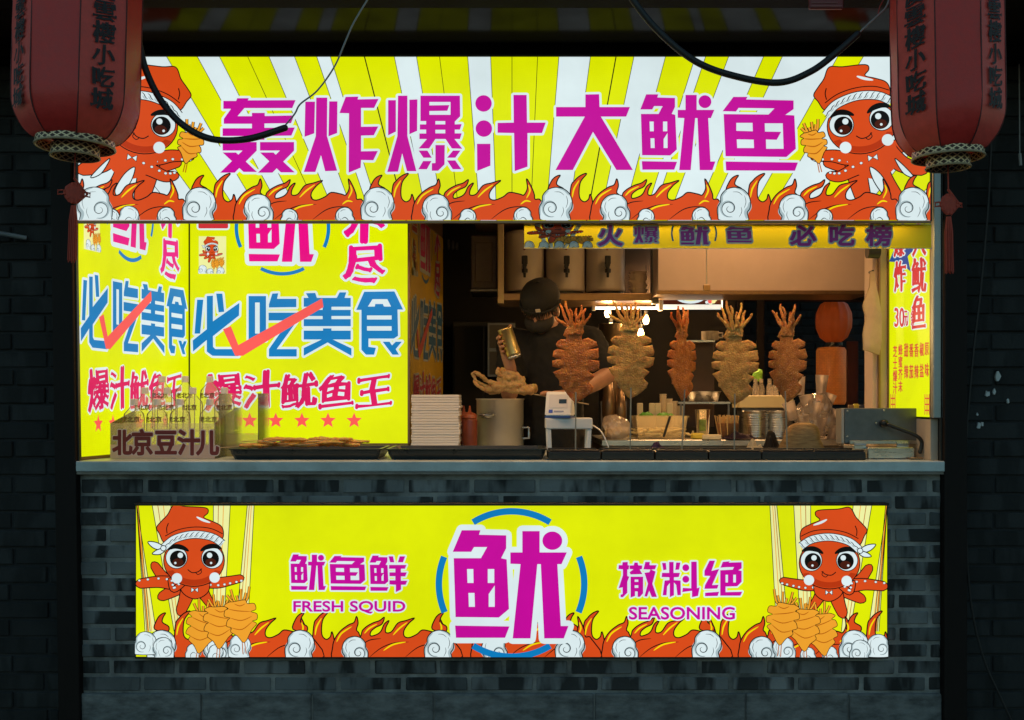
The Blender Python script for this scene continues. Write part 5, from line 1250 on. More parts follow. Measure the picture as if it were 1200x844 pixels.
quad(.002, .52, .034, .70, .0014, mat('dark_display', (.02, .04, .06), .2), 'display')
quad(-.038, .12, -.022, .26, .0006, mat('blue_mark', (.05, .1, .5), .4), 'emblem')
quad(-.016, .16, .024, .22, .0006, mat('grey_print', (.3, .34, .5), .5), 'emblem')
bm = B(); tube(bm, spline([P(672, 490, .33), P(683, 494, .36), P(697, 500, .34), P(706, 508, .3), P(713, 524, .28)], 6), .0028, 8); tag(obj('charger_cable', bm, M_white, loc=P(697, 505, .33)), 'thin pale cable drooping from the card reader stand', 'cable')

# ------------------------------------------------------------------ clutter on the back counter
zk = ZBK + .0015
def at(u, d, z=None): p = P(u, 0, d); p.z = zk if z is None else z; return p
M_tub = glassy('translucent_tub', (1, .97, .9), .72, .04, (.9, .8, .55), .6, 1.2)
def tub(x0, x1, y0, y1, z, h, t):
    bm = B()
    def ring(o, zz): return [bm.verts.new(q) for q in ((x0 + o, y0 + o, zz), (x1 - o, y0 + o, zz), (x1 - o, y1 - o, zz), (x0 + o, y1 - o, zz))]
    rs = [ring(.012, z), ring(0, z + h - .008), ring(-.006, z + h - .007), ring(-.006, z + h), ring(.002, z + h), ring(.014, z + .004)]
    for a, b in zip(rs, rs[1:]):
        for i in range(4): bm.faces.new((a[i], a[(i + 1) % 4], b[(i + 1) % 4], b[i]))
    bm.faces.new(rs[0]); bm.faces.new(rs[-1]); return obj('tub', bm, M_tub, t)
x0, x1 = P(745, 0, .95).x, P(806, 0, .95).x; hT = P(0, 487.5, .95).z - zk
tb = thing('food_tub', 'translucent tub of pale noodles with tongs leaning in it', 'tub', ((x0 + x1) / 2, 1.03, zk))
tub(x0, x1, .95, 1.15, zk, hT, tb)
bm = B()
for k in range(70):
    p = Vector((random.uniform(x0 + .02, x1 - .02), random.uniform(.97, 1.13), zk + random.uniform(.012, hT * .42)))
    tube(bm, [p, p + Vector((random.uniform(-.05, .05), random.uniform(-.02, .02), random.uniform(-.01, .01))), p + Vector((random.uniform(-.06, .06), random.uniform(-.03, .03), random.uniform(-.01, .01)))], .005, 6)
obj('noodles', bm, mat('pale_noodle', (.75, .62, .3), .5, var=.2), tb)['kind'] = 'stuff'
bm = B(); p0, p1 = P(778, 511, .945), P(785, 489, .935); tube(bm, [p0, p1], .006, 8); tg = tag(obj('tongs', bm, M_blackplastic, loc=p0), 'black tong handle leaning against the noodle tub', 'tongs')
# containers behind the tub
M_green = mat('green_herb', (.12, .45, .03), .6, var=.5, scale=60)
M_paper = mat('ivory_paper_cup', (.7, .58, .4), .7, var=.1)
def cup(root, c, r0, r1, h, m, nm='body', n=24):
    bm = B(); lathe(bm, [(0, 0), (r0, 0), (r1, h), (r1 + .002, h), (r1 - .002, h - .001), (r0 - .003, .004), (0, .004)], c, n); return obj(nm, bm, m, root, True)
for u, d, gr, lab in ((758, 1.22, 1, 'ivory paper cup heaped with green herbs behind the tub'), (779, 1.22, 1, 'second ivory cup of green herbs behind the tub, to the right')):
    c = at(u, d, zk + .05); t = thing('herb_cup', lab, 'cup', c, 'cups of herbs behind the tub')
    bm = B(); box(bm, c + Vector((-.05, -.045, -.05)), c + Vector((.05, .045, -.0005)), .004); obj('base_box', bm, M_paper, t)
    cup(t, c, .04, .046, .05, M_paper)
    bm = B(); ell(bm, c + Vector((0, 0, .052)), (.042, .042, .02), sub=3); jitter(bm, .012, 60, int(u)); obj('herbs', bm, M_green, t)
    bm = B()
    for k in range(2): box(bm, c + Vector((-.045 + .06 * k, .03, .03)), c + Vector((-.015 + .06 * k, .04, .12)), .003)
    obj('card', bm, M_paper, t)
for i, u in enumerate((770, 777, 784, 790, 797)):
    c = at(u, 1.34, zk + .06); t = thing('cup_column', 'column of nested white paper cups behind the noodle tub', 'cups', c, 'columns of paper cups behind the tub')
    bm = B(); h_ = .10 + .02 * ((i * 7) % 4)
    for k in range(int(h_ / .012)): lathe(bm, [(0, .012 * k), (.016, .012 * k), (.0185, .012 * k + .012), (.0165, .012 * k + .012), (0, .012 * k + .011)], c, 16)
    obj('cups', bm, M_paper, t)
    bm = B(); box(bm, c + Vector((-.02, -.02, -.06)), c + Vector((.02, .02, -.0005)), .002); obj('riser', bm, M_paper, t)
# drink glass
c = at(823.5, .98); t = thing('drink_cup', 'clear plastic cup with green leaves between two squid sticks', 'cup', c); hG = P(0, 480, .98).z - zk
cup(t, c, .027, .037, hG, M_tub)
bm = B(); lathe(bm, [(0, hG * .28), (.0295, hG * .28), (.0335, hG * .66), (0, hG * .67)], c, 24); obj('green_drink', bm, mat('green_drink', (.25, .5, .06), .3, var=.6, scale=40), t)
bm = B(); lathe(bm, [(0, .005), (.0255, .005), (.0285, hG * .27), (0, hG * .275)], c, 24); obj('pale_drink', bm, mat('pale_drink', (.6, .6, .4), .3), t)
# wooden stick pot
c = at(853, 1.0); t = thing('stick_pot', 'terracotta pot packed with wooden sticks beside the fourth squid stick', 'stick pot', c); hP = .075
cup(t, c, .042, .052, hP, mat('terracotta', (.42, .2, .09), .7, var=.2))
bm = B()
for k in range(60): an = random.uniform(0, 6.28); rr = .046 * math.sqrt(random.random()); p = c + Vector((rr * math.cos(an), rr * math.sin(an), .02)); cyl(bm, p, p + Vector((rr * .35 * math.cos(an), rr * .35 * math.sin(an), random.uniform(.075, .095))), .0025, 5)
obj('sticks', bm, mat('pale_wood_stick', (.62, .42, .18), .6, var=.2), t)
# napkin slab, yellow packet
bm = B(); p = at(833, .93); box(bm, p + Vector((-.045, -.03, 0)), p + Vector((.045, .04, .022)), .004, M=None); tag(obj('napkin_pack', bm, M_paper, loc=p), 'small ivory pack lying beside the clear drink cup', 'napkins')
bm = B(); p = at(818, .93); box(bm, p + Vector((-.03, -.02, 0)), p + Vector((.025, .03, .03)), .008); jitter(bm, .01, 30, 3); tag(obj('yellow_packet', bm, mat('yellow_packet', (.75, .55, .06), .4), loc=p), 'crumpled yellow packet at the foot of the drink cup', 'packet')
# stepped steel canisters
can = None
for u, lab in ((885, 'ribbed steel canister left of the straw hat, partly behind the purple rag'), (913, 'ribbed steel canister directly behind the last squid stick')):
    c = at(u, 1.12)
    if can is None:
        can = thing('steel_canister', lab, 'canister', c, 'ribbed steel canisters'); prof = [(0, 0), (.062, 0)]
        for k in range(11): prof += [(.064, .003 + .0115 * k), (.066, .006 + .0115 * k), (.064, .0105 + .0115 * k)]
        hC = prof[-1][1]; prof += [(.067, hC + .002), (.067, hC + .006), (.06, hC + .006), (.058, .01), (0, .008)]
        bm = B(); lathe(bm, prof, c, 36); obj('body', bm, M_steel, can, True)
    else: dup(can, c, lab)
# bowl shelf with steel bowls (behind 3rd squid)
rk = thing('wire_shelf', 'glass shelf with a bright front edge behind the middle squid', 'shelf', P(820, 470, 1.35))
bm = B(); pbox(bm, 795, 471, 856, 473.5, 1.3, 1.55, .001); obj('shelf_board', bm, M_steel, rk)
for u in (797, 853): bm = B(); pbox(bm, u, 473.6, u + 2, 514, 1.31, 1.32); obj('post', bm, M_steeld, rk)
c = P(824, 470.8, 1.42); t = thing('steel_bowl', 'wide steel bowl on the shelf behind the middle squid', 'bowl', c)
bm = B(); lathe(bm, [(0, .001), (.075, .001), (.088, .05), (.094, .053), (.086, .052), (.07, .006), (0, .005)], c, 36); obj('bowl', bm, M_steel, t, True)
c = P(822, 472, 1.5); c.z = P(0, 403, 1.5).z
rk2 = thing('upper_shelf', 'bright edged upper shelf under the steel cups, behind the middle squids', 'shelf', c)
bm = B(); pbox(bm, 802, 398.6, 838, 401, 1.5, 1.62, .001); obj('shelf_board', bm, M_steel, rk2)
bm = B(); pbox(bm, 803, 401.2, 837, 500, 1.60, 1.64, .002); obj('back_plate', bm, mat('dark_brown_plate', (.06, .03, .018), .5, var=.4), rk2)
c = P(832, 398.4, 1.55); t = thing('pale_mug', 'pale mug with a handle on the upper shelf, behind the fourth squid', 'mug', c)
cup(t, c, .045, .045, .045, M_cream)
bm = B(); tube(bm, [c + Vector((.044, 0, .036)), c + Vector((.066, 0, .036)), c + Vector((.066, 0, .012)), c + Vector((.044, 0, .012))], .005, 8); obj('handle', bm, M_cream, t)
# tray of small bottles
c0_, c1_ = P(866, 0, 1.35).x, P(930, 0, 1.35).x; zb_ = P(0, 478, 1.35).z
t = thing('bottle_crate', 'cream plastic crate holding small bottles above the canisters', 'crate', ((c0_ + c1_) / 2, 1.4, zb_))
bm = B(); box(bm, (c0_, 1.35, zb_), (c1_, 1.37, zb_ + .062), .004); box(bm, (c0_, 1.5, zb_), (c1_, 1.52, zb_ + .062), .004); box(bm, (c0_, 1.3705, zb_ + .001), (c0_ + .01, 1.4995, zb_ + .061)); box(bm, (c1_ - .01, 1.3705, zb_ + .001), (c1_, 1.4995, zb_ + .061)); box(bm, (c0_ + .0105, 1.3705, zb_), (c1_ - .0105, 1.4995, zb_ + .008)); obj('crate', bm, mat('cream_crate', (.82, .68, .36), .5), t)
bm = B(); box(bm, (c0_ + .02, 1.38, ZBK + .001), (c1_ - .02, 1.5, zb_ - .001)); tag(obj('crate_riser', bm, M_steeld, loc=((c0_ + c1_) / 2, 1.44, ZBK)), 'dark steel block carrying the cream crate', 'riser')
sbt = None
for i in range(7):
    c = Vector((c0_ + .03 + (c1_ - c0_ - .06) * i / 6, 1.43 + .03 * (i % 2), zb_ + .0095))
    if sbt is None:
        sbt = thing('small_bottle', 'small cloudy bottle standing in the cream crate', 'bottle', c, 'small bottles in the crate')
        bm = B(); lathe(bm, [(0, 0), (.018, 0), (.019, .09), (.01, .115), (.0095, .125), (0, .125)], c, 16); obj('body', bm, M_milk, sbt, True)
        bm = B(); lathe(bm, [(.0105, .122), (.0105, .14), (0, .141)], c, 12); obj('cap', bm, M_cream, sbt)
    else: dup(sbt, c)
bm = B(); p = P(889, 441, 1.52); ell(bm, p, (.03, .02, .035), sub=2); jitter(bm, .02, 30, 2); tag(obj('herb_bunch', bm, mat('bright_herb', (.3, .7, .08), .6, var=.3), loc=p), 'bright green bunch peeking right of the fourth squid', 'herbs')
# bagged cups
def baggy(name, lab, c, rx, ry, h, seed, m):
    t = thing(name, lab, 'plastic bag', c)
    bm = B(); ell(bm, Vector(c) + Vector((0, 0, h * .5)), (rx, ry, h * .52), sub=4)
    for v in bm.verts:
        p = (v.co - Vector(c)) * 14; n_ = noise.noise(p + Vector((seed, 0, 0))); n2_ = abs(noise.noise(p * 2.3 + Vector((0, seed, 0))))
        v.co += (v.co - Vector(c) - Vector((0, 0, h * .5))).normalized() * (n_ * .035 - n2_ * .03) * (h / .25)
        if v.co.z < c[2]: v.co.z = c[2] + .001
    obj('bag', bm, m, t, False); return t
c = at(955, 1.0); t = baggy('cup_bag', 'crumpled clear bag full of plastic cups behind the straw hat', c, .10, .08, .22, 5, glassy('thin_clear_bag', (1, .98, .96), .80, .06, (.95, .85, .78), .5))
cu = None
for u, v, tilt in ((937, 441, -.05), (962, 439, .06), (948, 462, -.2), (970, 478, .5), (930, 470, -.3), (944, 486, -.15), (959, 488, .1), (974, 494, .3), (936, 500, -.5), (953, 470, .25), (966, 460, .35)):
    p = P(u, v + 22, 1.0); cg = thing('plastic_cup', 'clouded plastic cup in the crumpled bag behind the straw hat', 'cup', p, 'plastic cups in the bag')
    bm = B(); M = Matrix.Rotation(tilt, 4, 'Y'); lathe(bm, [(0, 0), (.022, 0), (.031, .085), (.033, .087), (.030, .086), (.021, .003), (0, .003)], p, 20, M=M); obj('cup_body', bm, glassy('clouded_cup', (1, .97, .94), .38, .06, (.95, .82, .74), .55), cg, True)
c = at(722, .93); baggy('food_bag', 'crumpled clear bag of pale food left of the noodle tub', c, .07, .05, .12, 9, M_bag)
bm = B(); c2_ = c + Vector((.005, .0, .03)); ell(bm, c2_, (.05, .03, .028), sub=3); jitter(bm, .015, 40, 4); tag(obj('bagged_food', bm, mat('pale_food', (.62, .42, .2), .6, var=.3, scale=30), loc=c2_), 'pale food lump inside the crumpled bag by the tub', 'food')
for u, v0, v1, r_, lab in ((713, 445, 513, .034, 'dim steel shaker behind the cook elbow, left of the pair'), (727, 455, 513, .03, 'shorter dim steel shaker right of the pair by the cook elbow')):
    c = at(u, 1.25); hS = P(0, v0, 1.25).z - zk; t = thing('steel_shaker', lab, 'shaker', c, 'dim shakers by the cook elbow')
    bm = B(); lathe(bm, [(0, 0), (r_ * .8, 0), (r_, hS * .6), (r_ * .95, hS * .62), (r_ * .6, hS), (0, hS)], c, 24); obj('body', bm, M_bronze, t, True)
    bm = B(); lathe(bm, [(r_ * .62, hS + .0005), (r_ * .62, hS + .02), (0, hS + .025)], c, 20); obj('lid', bm, M_steel, t, True)
c = at(705, 1.7, 1.2); t = thing('steel_cylinder', 'tall dim steel cylinder behind the cook left arm', 'boiler', P(718, 470, 1.75))
c = P(718, 470, 1.75); bm = B(); lathe(bm, [(0, 0), (.075, 0), (.075, P(0, 381, 1.75).z - c.z), (.08, P(0, 380, 1.75).z - c.z), (0, P(0, 379, 1.75).z - c.z)], c, 30); obj('body', bm, mat('warm_steel', (.3, .22, .14), .35, metal=.9), t, True)
bm = B(); box(bm, (c.x - .07, c.y - .07, .1), (c.x + .07, c.y + .07, c.z - .001)); obj('stand', bm, M_steeld, t)
# straw hat
c = P(940, 0, .3); c.z = ZC + .0015
t = thing('straw_hat', 'woven straw hat lying on the counter before the bagged cups', 'hat', c)
bm = B(); prof = []
for k in range(60):
    s_ = k / 59
    if s_ < .5: q = s_ / .5; r_, z = .098 - .022 * q ** 1.4, .10 * q * .62 + .0
    else: q = (s_ - .5) / .5; r_, z = .076 * math.cos(q * PI / 2) ** .7 if q < 1 else 0, .062 + .058 * math.sin(q * PI / 2)
    prof.append((max(0, r_ + .0034 * (k % 2)), z * 1.14))
lathe(bm, prof, c, 48); 
for v in bm.verts:
    an = math.atan2(v.co.y - c.y, v.co.x - c.x); v.co.z += .0012 * math.sin(an * 40) ; v.co.x += .012 * noise.noise(v.co * 9); v.co.z = max(v.co.z, c.z)
obj('hat_body', bm, mat('woven_straw', (.50, .32, .14), .75, col2=(.2, .11, .04), scale=15, bump=.9, bscale=60, stretch=(1, 1, 6)), t, True)
# rags
cloth('rubber_glove', P(771, 0, .27) * 1 + Vector((0, 0, ZC - P(771, 0, .27).z)), .05, .05, .085, mat('purple_glove', (.06, .022, .10), .6), 2, None); tag(bpy.data.objects['rubber_glove'], 'crumpled purple rubber glove left of the middle squid stick', 'glove')
o = cloth('rag', at(866, .93), .085, .04, .05, mat('dark_purple_rag', (.035, .014, .04), .8), 5, None); tag(o, 'dark purple rag bunched on the back counter behind the fourth squid', 'rag')
o = cloth('folded_napkin', Vector((P(884, 0, .27).x, .27, ZC + .001)), .055, .05, .10, mat('ivory_napkin', (.7, .6, .42), .7), 8, None); tag(o, 'ivory folded napkin right of the fourth squid stick', 'napkin')
o = cloth('black_cloth', Vector((P(906, 0, .33).x, .36, ZC + .001)), .06, .05, .14, mat('black_cloth', (.014, .012, .013), .8), 12, None); tag(o, 'black cloth heap against the straw hat', 'cloth')
# steel machine on the right
mx0, mx1 = P(990, 0, .16).x, P(1080, 0, .16).x; mz0, mz1 = P(0, 520, .16).z, P(0, 478.5, .16).z
t = thing('waffle_press', 'dark steel hinged cooking press with a bent black lever, right end of the counter', 'cooking press', ((mx0 + mx1) / 2, .3, ZC + .0015))
bm = B(); box(bm, (mx0, .16, mz0), (mx1, .24, mz1), .004); obj('lid', bm, mat('scuffed_steel', (.17, .18, .19), .42, metal=.85, var=.35, scale=9, bump=.15, bscale=25), t)
bm = B(); side(bm, [(.165, mz0 + .001), (.165, mz1 - .002), (.235, mz1 - .002), (.235, mz0 + .001)], mx0 - .012, mx0 - .001, Matrix()); obj('side_plate', bm, M_cream, t)
bm = B(); box(bm, (P(1017, 0, .1).x, .10, ZC + .0015), (P(1072, 0, .1).x, .40, P(0, 524.5, .1).z), .003); obj('base', bm, M_steel, t)
bm = B(); pbox(bm, 996, 516.5, 1082, 520.5, .152, .1595, .001); obj('hinge_bar', bm, M_steel, t)
for u in (1008, 1058):
    bm = B(); pbox(bm, u - 7, 518, u + 7, 526.5, .143, .151, .001); cyl(bm, P(u - 7, 521, .142), P(u + 7, 521, .142), .004, 10); obj('hinge', bm, M_steel, t)
for u, v in ((993, 482), (1077, 482), (1036, 481), (993, 512), (1077, 514), (1027, 496)):
    bm = B(); p = P(u, v, .158); ell(bm, p, (.0045, .003, .0045), sub=2); obj('screw', bm, M_steel, t, True)
bm = B(); p = P(1035, 496, .155); cyl(bm, p + Vector((0, .004, 0)), p + Vector((0, -.022, 0)), .014, 16); cyl(bm, p + Vector((.008, -.012, 0)), P(1043, 499, .12), .006, 10); tube(bm, spline([P(1041, 498, .12), P(1060, 505, .10), P(1074, 511, .09), P(1080, 518, .09), P(1078, 530, .09)], 6), .0075, 10); obj('lever', bm, M_blackplastic, t, True)
bm = B(); p = P(1073, 534, .06); p.z = ZC + .001; box(bm, p + Vector((-.02, 0, 0)), p + Vector((.03, .03, .008)), .002); tag(obj('metal_clip', bm, M_bronze, loc=p), 'small brass clip on the counter at the foot of the lever', 'clip')
# small things behind the press
for i, (u, cc, nm) in enumerate(((997, (.2, .12, .06), 'brown'), (1003, (.5, .4, .05), 'yellow'), (1010, (.04, .05, .08), 'dark blue'), (1016, (.45, .2, .04), 'orange'))):
    p = P(u, 476, .62); bm = B(); box(bm, p + Vector((-.011, -.01, -.14)), p + Vector((.011, .01, .006 + .004 * (i % 2))), .003); tag(obj('spice_jar', bm, mat('jar_' + nm.replace(' ', '_'), cc, .4), loc=p), 'tiny %s jar top showing above the steel press' % nm, 'jar')
# hanging white apron bag
hx = thing('hanging_bag', 'limp cream cloth bag hanging from the beige pillar', 'bag', P(1022, 330, .38))
ol = [(1021,318),(1025,318),(1027,335),(1031,350),(1034,372),(1033,400),(1031,416),(1022,413),(1013,410),(1012,392),(1016,372),(1012,358),(1016,345),(1020,335)]
q = densify([((P(u, v, .38)).x, (P(u, v, .38)).z) for u, v in ol], .012)
vs, fs, dd = grid_fill(q, .012); bm = B(); F, Bk = [], []
for i, v in enumerate(vs):
    t_ = .003 + min(.012, dd[i] * .5); wv = .012 * noise.noise(Vector((v.x * 30, v.y * 12, 3))) 
    F.append(bm.verts.new((v.x, .385 - t_ + wv, v.y))); Bk.append(bm.verts.new((v.x, .395 + t_ * .3 + wv, v.y)))
for f in fs: bm.faces.new([F[i] for i in f]); bm.faces.new([Bk[i] for i in reversed(f)])
obj('bag_cloth', bm, mat('cream_cloth', (.55, .42, .3), .85, var=.2, bump=.3), hx, True)
bm = B(); p = P(1023, 318, .39); cyl(bm, p, p + Vector((0, .04, .0)), .006, 8); obj('hook', bm, M_blackplastic, hx)
wl = thing('wall_lamp', 'round black spotlight head at the top of the beige pillar', 'spotlight', P(1023, 296, .36))
bm = B(); p = P(1023, 295, .36); cyl(bm, p + Vector((-.025, 0, 0)), p + Vector((.025, 0, 0)), .028, 24); obj('head', bm, M_blackplastic, wl)
bm = B(); cyl(bm, p + Vector((0, 0, .02)), p + Vector((0, .03, .3)), .006, 8); obj('arm', bm, M_blackplastic, wl)
# red lanterns outside the rear window
M_rl = mat('glowing_red_paper', (.5, .1, .02), .5, emit=(1, .14, .015), es=.06, var=.3, scale=3)
M_rl2 = mat('glowing_orange_paper', (.55, .15, .02), .5, emit=(1, .24, .03), es=.17, var=.35, scale=12)
p = P(977, 376, 3.2); t = thing('back_lantern', 'round red paper lantern beyond the rear window, above the cylindrical one', 'lantern', p)
bm = B(); lathe(bm, [(0, -.15), (.05, -.15), (.095, -.115), (.122, -.05), (.125, .0), (.122, .05), (.095, .11), (.05, .14), (0, .14)], p, 72); [setattr(v, 'co', Vector((p.x + (v.co.x - p.x) * (1 - .07 * abs(math.sin(6 * math.atan2(v.co.y - p.y, v.co.x - p.x)))), p.y + (v.co.y - p.y) * (1 - .07 * abs(math.sin(6 * math.atan2(v.co.y - p.y, v.co.x - p.x)))), v.co.z))) for v in bm.verts]; obj('shade', bm, M_rl, t, True)
bm = B(); lathe(bm, [(0, -.17), (.06, -.17), (.06, -.1505), (0, -.1505)], p, 20); lathe(bm, [(0, .1405), (.05, .1405), (.05, .16), (0, .16)], p, 20); obj('ring', bm, M_blackplastic, t)
p = P(974, 440, 3.2); t = thing('back_lantern', 'cylindrical orange lantern beyond the rear window, below the round one', 'lantern', p)
bm = B(); lathe(bm, [(0, -.2), (.09, -.2), (.1, -.18), (.1, .17), (.09, .19), (0, .2)], p, 24); obj('shade', bm, M_rl2, t, True)
bm = B(); lathe(bm, [(0, .1905), (.05, .1905), (.045, .225), (0, .225)], p, 20); cyl(bm, p + Vector((0, 0, .24)), p + Vector((0, 0, .34)), .004, 6); obj('ring', bm, M_blackplastic, t)
bm = B(); p = P(998, 425, 3.0); pbox(bm, 993, 400, 1006, 500, 3.0, 3.02, .004); tag(obj('red_hanging', bm, mat('dark_red_cloth', (.09, .02, .015), .8, var=.4), loc=p), 'dark red cloth strip hanging right of the orange lantern', 'cloth')

nt = M_rl2.node_tree; bk_ = nt.nodes.new('ShaderNodeTexBrick'); tc_ = nt.nodes.new('ShaderNodeTexCoord'); mp_ = nt.nodes.new('ShaderNodeMapping'); mp_.inputs['Rotation'].default_value = (R(90), 0, 0)
nt.links.new(tc_.outputs['Object'], mp_.inputs[0]); nt.links.new(mp_.outputs[0], bk_.inputs[0]); bk_.inputs['Scale'].default_value = 22; bk_.inputs['Mortar Size'].default_value = .035
bk_.inputs['Color1'].default_value = (1, .27, .035, 1); bk_.inputs['Color2'].default_value = (.75, .16, .02, 1); bk_.inputs['Mortar'].default_value = (.35, .05, .008, 1)
nt.links.new(bk_.outputs[0], nt.nodes['Principled BSDF'].inputs['Emission Color'])   # woven shade lit from inside
# ------------------------------------------------------------------ red lanterns in front
M_cloth1 = mat('red_lantern_cloth', (.64, .036, .03), .48, var=.15, scale=40, bump=.15, bscale=220)
M_cloth2 = mat('rose_lantern_cloth', (.82, .09, .07), .45, var=.15, scale=40, bump=.15, bscale=220)
M_ink = mat('black_lantern_ink', (.022, .018, .022), .6)
def lattice_mat():
    m = mat('gold_lattice_band', (.42, .33, .2), .4, metal=.3)
    nt = m.node_tree; b = nt.nodes['Principled BSDF']; tc = nt.nodes.new('ShaderNodeTexCoord')
    sx = nt.nodes.new('ShaderNodeSeparateXYZ'); nt.links.new(tc.outputs['UV'], sx.inputs[0])
    def M_(op, a, b_): 
        n = nt.nodes.new('ShaderNodeMath'); n.operation = op
        for i, q in enumerate((a, b_)):
            if q is None: continue
            if isinstance(q, (int, float)): n.inputs[i].default_value = q
            else: nt.links.new(q, n.inputs[i])
        return n.outputs[0]
    s1 = M_('ABSOLUTE', M_('SINE', M_('MULTIPLY', M_('ADD', sx.outputs[0], sx.outputs[1]), PI), None), None)
    s2 = M_('ABSOLUTE', M_('SINE', M_('MULTIPLY', M_('SUBTRACT', sx.outputs[0], sx.outputs[1]), PI), None), None)
    mn = M_('LESS_THAN', M_('MINIMUM', s1, s2), .42)
    mx = nt.nodes.new('ShaderNodeMixRGB'); nt.links.new(mn, mx.inputs[0]); mx.inputs[1].default_value = (.035, .015, .012, 1); mx.inputs[2].default_value = (.72, .58, .36, 1)
    nt.links.new(mx.outputs[0], b.inputs['Base Color']); return m
M_lat = lattice_mat()
def band(bm, c, r, h, n=48, reps=26, rows=2):
    uv = bm.loops.layers.uv.verify()
    for rr, fl in ((r, 1), (r - .005, -1)):
        a = [bm.verts.new((c[0] + rr * math.cos(2 * PI * i / n), c[1] + rr * math.sin(2 * PI * i / n), c[2])) for i in range(n)]
        b = [bm.verts.new((v.co.x, v.co.y, c[2] + h)) for v in a]
        for i in range(n):
            f = bm.faces.new((a[i], a[(i + 1) % n], b[(i + 1) % n], b[i]))
            for lp, (uu, vv) in zip(f.loops, ((i, 0), (i + 1, 0), (i + 1, 1), (i, 1))): lp[uv].uv = (uu / n * reps, vv * rows)
def rim(bm, c, r, t=.004, n=48): tube(bm, [(c[0] + r * math.cos(2 * PI * i / n), c[1] + r * math.sin(2 * PI * i / n), c[2]) for i in range(n + 1)], t, 8, cap=False)
def lantern(lab, u, vb, dpt, rad, rotz, tilt, text_faces, TXZ=.55):
    """vb: photo row of the bottom of the lower ring"""
    base = P(u, vb, dpt); k = sc(dpt); root = thing('red_lantern', lab, 'lantern', (0, 0, 0), 'red cloth lanterns under the eave')
    n = 8; Hs = [(0.62, .045), (.70, .052), (.86, .085), (.96, .125), (1.0, .175), (1.005, .30), (1.0, .62), (1.0, .70), (.94, .75), (.66, .81)]
    ring_r = rad * .63; low_r = rad * .39
    zoff = 0
    parts = []
    for fi in range(n):
        bm = B(); ang0 = 2 * PI * fi / n; ang1 = 2 * PI * (fi + 1) / n; cols = 7; rowsv = []
        prof = spline([(r_ * rad, h_, 0) for r_, h_ in Hs], 4)
        for q in prof:
            row = []
            for j in range(cols):
                t = j / (cols - 1); an = ang0 + (ang1 - ang0) * t
                # flat facets pulled slightly in between the ribs
                c_ = math.cos((t - .5) * 2 * PI / n); rr = q.x * (math.cos(PI / n) / c_) * .6 + q.x * .4 - .004 * math.sin(PI * t)
                row.append(bm.verts.new((rr * math.cos(an), rr * math.sin(an), q.y)))
            rowsv.append(row)
        for a_, b_ in zip(rowsv, rowsv[1:]):
            for j in range(cols - 1): bm.faces.new((a_[j], a_[j + 1], b_[j + 1], b_[j]))
        jitter(bm, .003, 9, fi); jitter(bm, .0015, 30, fi)
        parts.append(('panel', bm, M_cloth2 if fi % 2 == text_faces else M_cloth1, True))
        b2 = B(); tube(b2, [(q.x * math.cos(ang0), q.x * math.sin(ang0), q.y) for q in prof], .0022, 6); parts.append(('rib', b2, mat('dark_rib', (.1, .015, .015), .6), True))
        if fi % 2 == text_faces:
            am = (ang0 + ang1) / 2; tx = (-math.sin(am), math.cos(am)); rr = rad * (math.cos(PI / n) * .6 + .4) + .0006
            fl = lambda uu, vv, h: Vector(((rr + h) * math.cos(am) + tx[0] * uu, (rr + h) * math.sin(am) + tx[1] * uu, TXZ - vv))
            a = Art(fl, {'ink': M_ink}, None); ch = k * 25
            a.text('慶雲樓小吃城', -ch * .54, 0.0, ch * .54, ch * 6 * 1.0, 'ink', 1, .0017, vert=True, brush=1)
            parts.append(('lettering', a, None, False))
    bm = B(); band(bm, (0, 0, .028), ring_r, .03); parts.append(('band', bm, M_lat, True))
    bm = B(); rim(bm, (0, 0, .028), ring_r); rim(bm, (0, 0, .058), ring_r, .003); parts.append(('band_rim', bm, mat('gold_rim', (.4, .32, .2), .45), True))
    bm = B(); lathe(bm, [(ring_r - .006, .05), (low_r, .046), (low_r - .004, .05), (ring_r - .006, .054)], (0, 0, 0), 40); parts.append(('base_disc', bm, M_cloth1, True))
    bm = B(); band(bm, (0, 0, -.002), low_r, .034, reps=16); parts.append(('band', bm, M_lat, True))
    bm = B(); rim(bm, (0, 0, -.002), low_r, .0035); parts.append(('band_rim', bm, MATS['gold_rim'], True))
    bm = B(); lathe(bm, [(0, .81), (ring_r, .81), (ring_r, .86), (0, .86)], (0, 0, 0), 40); parts.append(('top_cap', bm, M_lat, False))
    bm = B(); cyl(bm, (0, 0, .86), (0, 0, 1.15), .004, 8); parts.append(('cord', bm, M_rubber, False))
    # tassel
    M_tas = mat('red_tassel', (.55, .07, .04), .7, var=.3, scale=90)
    bm = B(); tube(bm, [(0, 0, .07), (0, 0, -.075)], .002, 6); parts.append(('tassel_cord', bm, M_tas, False))
    bm = B()
    for i in range(6):
        q = -.03 + .012 * i
        for sg in (1, -1): tube(bm, [(q * .9 - .0, -.002 * sg, -.115 + sg * (.0) + q * 0 + .04 * (1 - abs(q) / .034) * 0 + (-.035 + abs(q))), (q * .9, .002 * sg, -.115 + (.035 - abs(q)))], .0042, 6)
    for sg in (1, -1):
        for zz_ in (-.115,): 
            tube(bm, [(sg * .034, 0, zz_ + .006), (sg * .046, 0, zz_ + .004), (sg * .046, 0, zz_ - .008), (sg * .034, 0, zz_ - .006)], .0028, 6)
    rimp = [(0, 0, -.07), (.038, 0, -.115), (0, 0, -.16), (-.038, 0, -.115), (0, 0, -.07)]
    tube(bm, rimp, .004, 8); ell(bm, (0, 0, -.115), (.03, .006, .034), sub=2)
    parts.append(('knot', bm, M_tas, False))
    bm = B()
